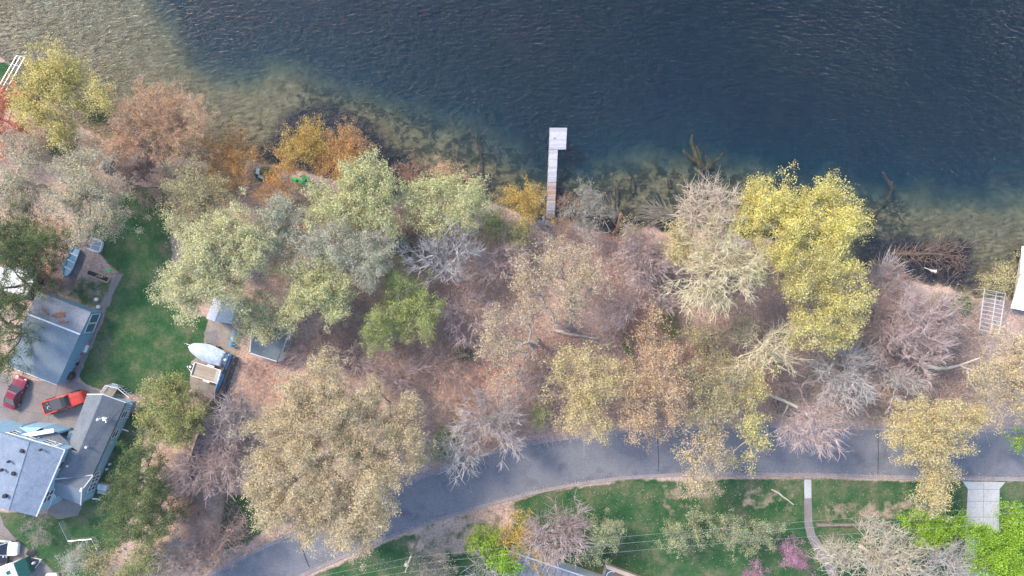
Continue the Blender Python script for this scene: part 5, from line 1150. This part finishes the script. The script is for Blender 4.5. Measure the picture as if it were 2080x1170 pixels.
 ('tree', 'thin tan tree on the open litter directly south of the white dinghy', 'tree', 'sparse tan trees in the open wood', [(1140, 540, 50), (1205, 545, 42), (1185, 590, 44), (1100, 575, 44), (1060, 560, 36), (1140, 500, 26), (1150, 620, 36)], 15, 'tansparse', dict(dens=.9, trunk=(1150, 660))),
 ('tree', 'thin tan tree west of the fallen middle log', 'tree', 'sparse tan trees in the open wood', [(1020, 670, 38), (1000, 715, 40), (1060, 640, 34), (1020, 760, 28), (1060, 700, 30)], 14, 'tansparse', dict(dens=.9, trunk=(1090, 690))),
 ('tree', 'yellow speckled tree south of the fallen middle log', 'tree', 'speckled trees above the road', [(1140, 740, 42), (1180, 780, 48), (1150, 830, 40), (1215, 825, 38), (1240, 760, 38), (1200, 730, 30), (1195, 870, 30)], 14, 'tan', dict(style2='yellow', dens=.78)),
 ('tree', 'orange speckled tree hanging over the road edge at centre', 'tree', 'speckled trees above the road', [(1300, 770, 46), (1340, 730, 36), (1290, 830, 42), (1345, 815, 38), (1295, 875, 32), (1370, 770, 30), (1325, 885, 20)], 14, 'orangetan', dict(dens=1.15)),
 ('tree', 'orange speckled tree on the red litter near the small green shrubs', 'tree', 'speckled trees above the road', [(1330, 660, 30), (1350, 700, 28), (1300, 700, 24)], 9, 'orangetan', dict(dens=.8)),
 ('tree', 'khaki tree between the orange speckled tree and the road', 'tree', 'khaki trees by the road', [(1430, 790, 42), (1480, 770, 36), (1450, 830, 36), (1500, 810, 28), (1400, 830, 26)], 13, 'khaki', dict(dens=.95)),
 ('tree', 'pinkish tan tree crown hanging right across the road', 'tree', None, [(1430, 880, 34), (1420, 920, 32), (1415, 965, 28), (1445, 930, 26), (1440, 990, 16)], 13, 'tan', dict(trunk=(1420, 835), dens=.85)),
 ('tree', 'yellow green tree strip hanging over the road right of the pinkish tan crown', 'tree', None, [(1515, 850, 28), (1520, 890, 26), (1512, 930, 20), (1530, 810, 26), (1535, 770, 24)], 12, 'brightg', dict(trunk=(1510, 830), dens=.75)),
 ('bare_tree', 'pinkish bare tree reaching its twigs over the road', 'tree', 'bare trees by the road', [(1640, 870, 40), (1665, 900, 34), (1610, 880, 30), (1640, 820, 34), (1680, 860, 26)], 12, 'barepink', dict(trunk=(1625, 835), dens=.45)),
 ('bare_tree', 'grey bare tree with dense twigs north of the roadside bare tree', 'tree', 'bare trees by the road', [(1700, 750, 40), (1730, 780, 34), (1690, 800, 30), (1740, 740, 26)], 9, 'bare', dict(dens=.85)),
 ('bare_tree', 'small grey bare tree left of the big pale fallen limb', 'tree', 'bare trees by the road', [(1835, 765, 30), (1815, 790, 24), (1850, 790, 20)], 7, 'bare', dict(dens=.8)),
 ('bare_tree', 'wide pink bare tree fanning towards the right inlet', 'tree', None, [(1860, 620, 40), (1890, 650, 44), (1850, 670, 40), (1910, 690, 36), (1870, 710, 36)], 10, 'barepink', dict(aim=(.2, .15), trunk=(1810, 720), dens=.7)),
 ('thicket', 'pinkish bare thicket right of the greenish yellow tree', 'shrub', 'pinkish bare thickets', [(1780, 600, 30), (1790, 640, 34), (1775, 690, 34), (1800, 570, 20)], 5, 'barepink', dict(style2='brush', dens=.9)),
 ('tree', 'soft tan tree at the right edge south of the boat canopy frame', 'tree', None, [(2040, 720, 42), (2075, 740, 40), (2020, 770, 40), (2065, 800, 42), (2030, 820, 30)], 15, 'oak', dict(dens=.6)),
 ('shrub', 'wispy yellow shrub between the canopy frame and the pontoon boat', 'shrub', None, [(2035, 555, 20), (2050, 575, 16), (2020, 570, 16)], 5, 'khaki', dict(style2='yellow', dens=.5)),
 ('tree', 'yellow tan tree whose crown covers the road left of the right driveway', 'tree', None, [(1860, 850, 44), (1900, 870, 46), (1950, 850, 36), (1850, 920, 40), (1900, 930, 42), (1880, 975, 36), (1910, 1005, 26), (1930, 900, 34), (1830, 880, 30), (1975, 835, 20)], 15, 'oak', dict(style2='yellow', dens=.85)),
 ('tree', 'bright lime green tree over the foot of the right driveway', 'tree', 'lime green trees at the lower right', [(2035, 1080, 46), (2000, 1120, 44), (2060, 1130, 48), (2020, 1160, 40), (2075, 1070, 30), (1985, 1075, 28)], 11, 'lime', dict(dens=1.0)),
 ('tree', 'smaller lime green tree left of the driveway one', 'tree', 'lime green trees at the lower right', [(1870, 1070, 32), (1905, 1080, 36), (1930, 1060, 22), (1850, 1060, 18)], 8, 'lime', dict(dens=.85)),
 ('tree', 'lime green crown cut by the right edge over the road', 'tree', 'lime green trees at the lower right', [(2082, 880, 24), (2085, 920, 20)], 10, 'lime', dict(dens=.6)),
 ('bare_tree', 'large whitish bare tree over the curving sidewalk', 'tree', 'whitish bare trees at the bottom right', [(1760, 1100, 46), (1800, 1120, 48), (1730, 1140, 40), (1840, 1140, 36), (1700, 1130, 30), (1790, 1170, 40)], 11, 'cream', dict(style2='bare', dens=.9, aim=(0, .35), limb=1.2)),
 ('bare_tree', 'whitish bare tree between the two lime green trees', 'tree', 'whitish bare trees at the bottom right', [(1910, 1125, 36), (1940, 1150, 34), (1890, 1160, 30)], 10, 'bare', dict(dens=.85, aim=(0, .35))),
 ('redbud', 'magenta flowering tree beside the sidewalk', 'tree', 'magenta flowering trees', [(1598, 1122, 20), (1613, 1142, 19), (1590, 1105, 11)], 5, 'magenta', {}),
 ('redbud', 'magenta flowering tree cut by the bottom edge', 'tree', 'magenta flowering trees', [(1530, 1168, 18), (1548, 1178, 14)], 5, 'magenta', {}),
 ('conifer', 'pale tipped conifer, leftmost of the row on the south lawn', 'tree', 'conifers on the south lawn', [(1366, 1082, 24), (1372, 1104, 22)], 8, 'spruce', dict(dens=.8)),
 ('conifer', 'pale tipped conifer, second from left of the row on the south lawn', 'tree', 'conifers on the south lawn', [(1420, 1062, 20), (1424, 1084, 22)], 8, 'spruce', dict(dens=.8)),
 ('conifer', 'pale tipped conifer, third from left of the row on the south lawn', 'tree', 'conifers on the south lawn', [(1482, 1072, 26), (1480, 1096, 22)], 8, 'spruce', dict(dens=.8)),
 ('conifer', 'pale tipped conifer nearest to the magenta tree by the sidewalk', 'tree', 'conifers on the south lawn', [(1548, 1076, 28), (1542, 1102, 22)], 8, 'spruce', dict(dens=.8)),
 ('thicket', 'round pink bare tree above the seamed metal roof', 'tree', None, [(1130, 1060, 42), (1155, 1085, 36), (1110, 1090, 34), (1135, 1120, 26), (1160, 1050, 28)], 8, 'barepink', dict(dens=1.0)),
 ('shrub', 'golden shrub left of the round pink bare tree', 'shrub', None, [(1055, 1065, 28), (1065, 1100, 30), (1045, 1090, 20), (1090, 1135, 20)], 6, 'gold', dict(dens=.9)),
 ('conifer', 'grey green conifer right of the round pink bare tree', 'tree', None, [(1230, 1065, 26), (1215, 1095, 28), (1195, 1125, 22), (1240, 1090, 18)], 7, 'spruce', dict(dens=.9)),
 ('shrub', 'dark lime shrub under the overhead wires', 'shrub', None, [(980, 1095, 24), (995, 1120, 26), (965, 1085, 16)], 4, 'lime', dict(style2='moss')),
 ('tree', 'small bright lime tree at the corner of the seamed metal roof', 'tree', None, [(1020, 1130, 20), (1032, 1150, 18)], 7, 'lime', {}),
 ('shrub', 'grey green wispy shrub at the bottom edge south of the utility pole', 'shrub', 'wispy shrubs at the bottom edge', [(880, 1140, 32), (910, 1160, 30), (850, 1150, 28)], 4.5, 'greypale', dict(style2='brush', dens=.9)),
 ('shrub', 'grey wispy shrub beside the left end of the seamed metal roof', 'shrub', 'wispy shrubs at the bottom edge', [(975, 1158, 24), (1000, 1165, 18)], 4.5, 'bare', dict(dens=.9)),
 ('oak', 'huge golden tan tree spreading over the road bend', 'tree', None, [(665, 770, 44), (620, 800, 46), (700, 820, 56), (590, 850, 50), (650, 860, 60), (545, 910, 46), (610, 930, 60), (690, 920, 60), (760, 900, 46), (540, 970, 44), (590, 1010, 56), (660, 1000, 60), (730, 990, 56), (790, 970, 38), (640, 1060, 46), (700, 1060, 50), (760, 1040, 40), (560, 1040, 36), (740, 1090, 30)], 18, 'oak', dict(dens=1.0)),
 ('tree', 'greyish tan tree joined to the right flank of the huge golden tan tree', 'tree', None, [(820, 850, 40), (850, 900, 34), (800, 890, 34), (760, 840, 30), (840, 870, 30), (745, 790, 26)], 14, 'oak', dict(dens=.75)),
 ('bare_tree', 'bare tree beside the grey fence, upper of the three there', 'tree', 'purplish bare trees along the fence', [(485, 820, 34), (500, 850, 30), (460, 860, 36)], 7, 'barepink', dict(style2='bare', dens=.75, aim=(.1, .2))),
 ('bare_tree', 'bare tree beside the grey fence, middle of the three there', 'tree', 'purplish bare trees along the fence', [(450, 900, 42), (480, 930, 34), (420, 890, 28)], 8, 'barepink', dict(dens=.85)),
 ('bare_tree', 'bare tree beside the grey fence, lowest of the three there', 'tree', 'purplish bare trees along the fence', [(400, 960, 40), (450, 975, 38), (375, 985, 26)], 7, 'barepink', dict(dens=.9)),
 ('bare_tree', 'brown grey bare tree at the bottom left of the road', 'tree', 'bare trees left of the road bend', [(370, 1120, 38), (350, 1150, 34), (400, 1145, 34)], 7, 'brush', dict(style2='bare', dens=.8)),
 ('bare_tree', 'brown grey bare tree right next to the lower road kerb', 'tree', 'bare trees left of the road bend', [(440, 1100, 38), (470, 1085, 28), (420, 1135, 28)], 7, 'brush', dict(dens=.75)),
 ('olive_conifer', 'feathery olive conifer south of the utility trailer', 'tree', None, [(320, 800, 36), (355, 790, 34), (310, 840, 34), (355, 840, 44), (335, 885, 34), (385, 830, 26), (370, 870, 24)], 12, 'olive', dict(dens=1.0)),
 ('pine', 'dark green pine beside the house heat pump', 'tree', 'dark pines east of the blue house', [(285, 940, 34), (260, 970, 30), (300, 985, 36), (270, 1000, 26)], 13, 'pine', dict(dens=.9)),
 ('pine', 'broad dark green pine south of the heat pump one', 'tree', 'dark pines east of the blue house', [(245, 1030, 34), (285, 1040, 46), (240, 1075, 34), (290, 1085, 36), (320, 1050, 30)], 14, 'pine', dict(dens=.95)),
 ('magnolia', 'small white flowering shrub at the bottom left lawn', 'shrub', None, [(150, 1135, 20), (145, 1158, 20), (165, 1125, 12)], 4, 'whiteb', dict(aim=(0, .2))),
 ('shrub', 'round grey tan shrub on the lawn below the tall house wing', 'shrub', None, [(75, 1072, 22), (82, 1088, 18)], 3, 'brush', dict(style2='greypale')),
 ('shrub', 'olive brown shrub mass right of the white flowering shrub', 'shrub', 'olive shrubs at the bottom left', [(205, 1140, 30), (190, 1165, 26), (230, 1160, 26)], 4.5, 'khaki', dict(dens=.9)),
 ('shrub', 'pale olive shrub south of the broad dark pine', 'shrub', 'olive shrubs at the bottom left', [(285, 1135, 34), (265, 1160, 28), (310, 1160, 24)], 5, 'olive', dict(style2='spruce', dens=.9)),
 ('bare_tree', 'pinkish white bare tree above the road left of the open pink litter', 'tree', 'pale bare trees above the road bend', [(1000, 840, 42), (985, 880, 36), (1035, 870, 34), (960, 860, 26)], 9, 'barepink', dict(style2='bare', dens=.85)),
 ('bare_tree', 'pale bare tree with twigs over the north kerb', 'tree', 'pale bare trees above the road bend', [(935, 900, 28), (945, 935, 26), (925, 925, 20)], 8, 'bare', dict(dens=.85)),
 ('shrub', 'green shrub between the tan tree flank and the pale bare trees', 'shrub', None, [(905, 880, 20), (895, 910, 18)], 2.5, 'moss', {}),
 ('shrub', 'small dark green shrub on bare litter near the tan sparse trees', 'shrub', 'small evergreen shrubs in the wood', [(940, 716, 15)], 2, 'green', {}),
 ('shrub', 'green shrub at the foot of the big skeleton tree', 'shrub', 'small evergreen shrubs in the wood', [(1357, 645, 17), (1370, 668, 14)], 2.5, 'green', dict(style2='moss')),
 ('shrub', 'tiny dark green shrub at the east end of the fallen middle log', 'shrub', 'small evergreen shrubs in the wood', [(1283, 698, 12)], 2, 'green', {}),
 ('shrub', 'tiny green shrub south of the log end one', 'shrub', 'small evergreen shrubs in the wood', [(1272, 745, 9)], 1.6, 'green', {}),
 ('shrub', 'blue green round shrub between the khaki tree and red litter', 'shrub', 'small evergreen shrubs in the wood', [(1426, 714, 12)], 2, 'green', dict(style2='spruce')),
 ('shrub', 'pale green low shrub by the road left of the yellow speckled tree', 'shrub', None, [(1098, 825, 16), (1090, 855, 14)], 2.5, 'moss', dict(style2='palegreen')),
 ('shrub', 'dark green shrub in the pale grove under the silvery tree', 'shrub', 'small evergreen shrubs in the wood', [(655, 535, 16), (665, 510, 12)], 3, 'green', dict(style2='moss')),
 ('thicket', 'pinkish bare thicket south east of the barn shed', 'shrub', 'pinkish bare thickets', [(640, 690, 32), (670, 705, 28), (625, 720, 26)], 4, 'barepink', dict(style2='brush', dens=.8)),
 ('thicket', 'brown thicket on the litter between the two shore willows', 'shrub', None, [(860, 475, 28), (885, 490, 18)], 3, 'brush', dict(style2='rust')),
 ('thicket', 'brown bare thicket at the left edge of the right inlet', 'shrub', None, [(1800, 555, 20), (1830, 570, 18), (1775, 560, 14)], 2.5, 'brush', {}),
 ('sapling_clump', 'thin pink grey sapling clump on open litter below the silver grey bare tree', 'saplings', 'leafless sapling clumps in the wood', [(940, 620, 36), (960, 655, 30)], 5, 'barepink', dict(dens=.5)),
 ('sapling_clump', 'thin sapling clump on the open pink litter above the huge golden tan tree', 'saplings', 'leafless sapling clumps in the wood', [(820, 755, 36), (785, 770, 28)], 4, 'barepink', dict(dens=.45)),
 ('sapling_clump', 'thin sapling clump on reddish litter left of the yellow speckled tree', 'saplings', 'leafless sapling clumps in the wood', [(1070, 790, 30), (1050, 820, 28)], 5, 'barepink', dict(dens=.5)),
 ('sapling_clump', 'thin sapling clump between the moss green tree and the small dark green shrub', 'saplings', 'leafless sapling clumps in the wood', [(905, 740, 32), (880, 700, 24)], 4, 'brush', dict(dens=.45)),
 ('sapling_clump', 'thin sapling clump on red litter south of the round pinkish thicket', 'saplings', 'leafless sapling clumps in the wood', [(1290, 610, 34), (1330, 620, 30), (1260, 640, 24)], 5, 'barepink', dict(dens=.45)),
 ('sapling_clump', 'thin sapling clump on litter just south of the olive green dock shrub', 'saplings', 'leafless sapling clumps in the wood', [(1010, 520, 34), (975, 545, 30), (1040, 530, 26)], 5, 'barepink', dict(dens=.5)),
 ('sapling_clump', 'thin sapling clump left of the pale broken roadside limb', 'saplings', 'leafless sapling clumps in the wood', [(1560, 775, 26), (1600, 770, 28)], 5, 'brush', dict(dens=.5)),
 ('sapling_clump', 'thin sapling clump on litter at the foot of the orange speckled trees', 'saplings', 'leafless sapling clumps in the wood', [(1400, 740, 30), (1385, 770, 26)], 5, 'brush', dict(dens=.5)),
 ('sapling_clump', 'thin sapling clump right of the green kerbside shrub above the open litter', 'saplings', 'leafless sapling clumps in the wood', [(940, 820, 28), (905, 830, 22)], 5, 'brush', dict(dens=.45)),
 ('sapling_clump', 'thin sapling clump above the huge golden tan tree near the barn shed', 'saplings', 'leafless sapling clumps in the wood', [(725, 735, 30), (700, 725, 24)], 4, 'barepink', dict(dens=.5)),
 ('shrub', 'green bush on the bank of the right inlet', 'shrub', None, [(1935, 620, 18), (1955, 612, 14), (1915, 612, 12)], 1.6, 'moss', dict(style2='green')),
]

for n_, (name, label, cat, group, lobes, H, style, op) in enumerate(TREES):
    op = dict(op); op.pop('lobes2', None); s2 = op.pop('style2', None)
    if s2:   # a blend of two looks gets its own material pair
        key = style + '_' + s2
        if key not in ST:
            a, b_ = ST[style], ST[s2]; q = dict(a); q['lf'] = [tuple((x + y) / 2 for x, y in zip(c1, c2)) for c1, c2 in zip(a['lf'], b_['lf'])]
            q['bk'] = tuple(tuple((x + y) / 2 for x, y in zip(c1, c2)) for c1, c2 in zip(a['bk'], b_['bk']))
            for k_ in ('nl', 'nt'): q[k_] = int(round((a[k_] + b_[k_]) / 2))
            ST[key] = q
        style = key
    grow(name, label, cat, group, lobes, H, style, 100 + n_, **op)

# fallen brushy crowns lying in the shallows
def lying(name, label, root, tip, spread, n, L, style, seed, z0=-.3, z1=.5):
    g = np.random.default_rng(seed); a, c = np.array(V(*root, 0)), np.array(V(*tip, 0)); d = c - a; l = np.linalg.norm(d[:2]); d /= l
    t = empty(name, tuple(V(*root, 0)), label, 'fallen tree', 'fallen trees in the shallows'); bk, lf = style_mats(style)
    f = g.uniform(0, 1, n) ** .8; side = g.normal(size=n) * spread; pd = np.array([-d[1], d[0], 0])
    P0 = a + d * (f * l * .75)[:, None] + pd * (side * (.2 + f))[:, None] * .45; P0[:, 2] = g.uniform(z0, z1, n) * .6
    ang = side / spread * .22 + g.normal(size=n) * (.9 if style == 'darkbrush' else .38); dv = d * np.cos(ang)[:, None] + pd * np.sin(ang)[:, None]; Lb = (L * g.uniform(.4, 1.2, n))[:, None]
    P1 = P0 + dv * Lb * .5; P1[:, 2] += g.uniform(-.15, .3, n); P2 = P1 + (dv + g.normal(size=dv.shape) * .15) * Lb * .5; P2[:, 2] = np.clip(P2[:, 2], z0, z1 + .4)
    r_ = g.uniform(.02, .05, n); v1, f1 = tubes_np(P0, P1, r_, r_ * .7, 4); v2, f2 = tubes_np(P1, P2, r_ * .7, r_ * .3, 4)
    rt = np.array(V(*root, 0)); mesh_np('branches', np.concatenate([v1, v2]) - rt, np.concatenate([f1, f2 + len(v1)]), [bk], t)
    b = MB(); A, C_ = Vector(a), Vector(c); zt_ = -.42 if style == 'darkbrush' else .1; b.tube([Vector((0, 0, zt_)), A.lerp(C_, .4) - A + Vector((.0, .15, zt_)), A.lerp(C_, .75) - A + Vector((0, -.1, zt_ - .1))], [.2, .14, .06], 7); b.build('trunk', bk, t)
lying('fallen_tree', 'tan fallen brush in the water left of the pinkish white bare tree', (1378, 440), (1300, 430), 1.6, 260, 2.6, 'khaki', 1)
lying('fallen_tree', 'small tan fallen brush in the water beside the reddish snag', (1262, 440), (1222, 425), 1.1, 110, 1.6, 'khaki', 2)
lying('fallen_tree', 'large dark brown fallen brush in the right inlet', (1815, 515), (2010, 520), 2.6, 300, 1.9, 'darkbrush', 3, -.75, -.1)
lying('fallen_tree', 'grey brush fallen from the bank into the left part of the right inlet', (1765, 575), (1830, 535), 1.4, 160, 2.4, 'bare', 4, -.5, .3)

# low bare brush and standing stems through the wood: nobody could count it
def undergrowth(name, n, region, hmin, hmax, style, seed, rad=.016, lean=.5, leafy=0, ls=.09):
    g = np.random.default_rng(seed); poly = np.array(region, float); x0, y0 = poly.min(0); x1, y1 = poly.max(0)
    px, py = g.uniform(x0, x1, n * 2), g.uniform(y0, y1, n * 2)
    w1 = vnoise(px / S, py / S, 3.0, seed + 9) + .6 * vnoise(px / S, py / S, 9.0, seed + 5)
    ok = inpoly(region, px, py) & (w1 > .55 + .35 * g.random(len(px)))
    ysr = np.interp(px, SHORE[:, 0], SHORE[:, 1]); nr = np.interp(px, NR[:, 0], NR[:, 1]); ok &= (py > ysr + 12) & ((py < nr - 9) | (px < 423))
    px, py = px[ok], py[ok]; m = len(px)
    P0 = np.stack([(px - 1040) / S, -(py - 585) / S, np.full(m, -.05)], 1)
    d = g.normal(size=(m, 3)) * lean; d[:, 2] = 1; L = g.uniform(hmin, hmax, m)[:, None]; P1 = P0 + d * L * .5
    P2 = P1 + (d + g.normal(size=d.shape) * .35) * L * .5; r_ = np.full(m, rad)
    v1, f1 = tubes_np(P0, P1, r_, r_ * .8, 3); v2, f2 = tubes_np(P1, P2, r_ * .8, r_ * .4, 3); bk, lf = style_mats(style)
    vv, ff = [v1, v2], [f1, f2 + len(v1)]; k = len(f1) + len(f2); nq = 0
    if leafy:
        c = np.repeat(P2, leafy, 0) + g.normal(size=(m * leafy, 3)) * .22; c[:, 2] = np.abs(c[:, 2]) + .05; v3, f3 = quads_np(c, ls, g); vv.append(v3); ff.append(f3 + len(v1) + len(v2)); nq = len(f3)
    o = mesh_np(name, np.concatenate(vv), np.concatenate(ff), [bk, lf], None, np.concatenate([np.zeros(k), np.ones(nq)])); return tag(o, kind='stuff')
WOOD = [(560, 380), (1000, 430), (1150, 460), (1400, 480), (1800, 570), (1990, 610), (2000, 850), (1500, 856), (1150, 880), (960, 915), (870, 950), (760, 770), (690, 745), (650, 720), (655, 650), (660, 560)]
undergrowth('undergrowth', 30000, WOOD, .3, 2.2, 'palebrush', 21, .019, .7, 1)
undergrowth('undergrowth', 16000, WOOD, .3, 1.1, 'brush', 22, .014, .9, 2)
undergrowth('undergrowth', 7000, [(1700, 560), (2000, 600), (2080, 610), (2080, 860), (1560, 858), (1400, 780), (1600, 700)], .4, 1.6, 'bare', 23, .018, .7, 0)
undergrowth('undergrowth', 9000, [(450, 740), (560, 740), (520, 860), (470, 1000), (520, 1090), (420, 1160), (300, 1160), (330, 1000), (400, 960), (440, 860)], .3, 1.2, 'brush', 24, .014, .8, 1)
undergrowth('undergrowth', 9000, [(40, 240), (260, 270), (420, 300), (520, 330), (600, 360), (640, 450), (560, 600), (420, 640), (350, 600), (350, 400), (250, 380), (150, 480), (60, 520), (0, 420), (0, 300)], .3, 1.3, 'khaki', 25, .014, .8, 2)
# fallen leaves scattered as loose litter
def litter(name, n, region, style, seed, size):
    g = np.random.default_rng(seed); poly = np.array(region, float); x0, y0 = poly.min(0); x1, y1 = poly.max(0); px, py = g.uniform(x0, x1, n), g.uniform(y0, y1, n)
    w1 = vnoise(px / S, py / S, 2.2, seed); ysr = np.interp(px, SHORE[:, 0], SHORE[:, 1]); nr = np.interp(px, NR[:, 0], NR[:, 1])
    ok = inpoly(region, px, py) & (py > ysr + 16) & (py < nr - 6) & (w1 > g.random(n) * .9); px, py = px[ok], py[ok]
    c = np.stack([(px - 1040) / S, -(py - 585) / S, g.uniform(.03, .25, len(px))], 1); v, f = quads_np(c, size, g, flat=2.0)
    tag(mesh_np(name, v, f, [style_mats(style)[1]]), kind='stuff')
litter('leaf_litter', 60000, WOOD, 'brush', 31, .07); litter('leaf_litter', 16000, WOOD, 'rust', 32, .08)
def verge_leaves(name, n, style, seed):
    g = np.random.default_rng(seed); px = g.uniform(430, 2140, n); side = g.random(n) < .45
    y = np.where(side, np.interp(px, NR[:, 0], NR[:, 1]) + 3.5 + np.abs(g.normal(size=n)) * 5, np.interp(px, SR[:, 0], SR[:, 1]) - 3.5 - np.abs(g.normal(size=n)) * 4)
    far = g.random(n) < .45; y = np.where(far, np.interp(px, SR[:, 0], SR[:, 1]) + g.uniform(3, 190, n), y); ok = vnoise(px / S, y / S, 2.5, seed) > g.random(n) * .8
    px, y = px[ok], y[ok]; c = np.stack([(px - 1040) / S, -(y - 585) / S, g.uniform(.05, .07, len(px))], 1); v, f = quads_np(c, .065, g, flat=6.0)
    tag(mesh_np(name, v, f, [style_mats(style)[1]]), kind='stuff')
verge_leaves('fallen_leaves', 9000, 'brush', 41)

# ---------------------------------------------------------------- air
def haze():
    m = bpy.data.materials.new('haze'); m.use_nodes = True; nt = m.node_tree; nt.nodes.clear()
    out = nt.nodes.new('ShaderNodeOutputMaterial'); v = nt.nodes.new('ShaderNodeVolumePrincipled')
    v.inputs['Color'].default_value = (.82, .88, 1.0, 1); v.inputs['Density'].default_value = HAZE; v.inputs['Anisotropy'].default_value = 0.0
    nt.links.new(v.outputs[0], out.inputs['Volume'])
    b = MB(); b.slab([(-3300, -3300, 99), (3300, -3300, 99), (3300, 3300, 99), (-3300, 3300, 99)], 112)
    tag(b.build('haze', m), kind='stuff')
haze()
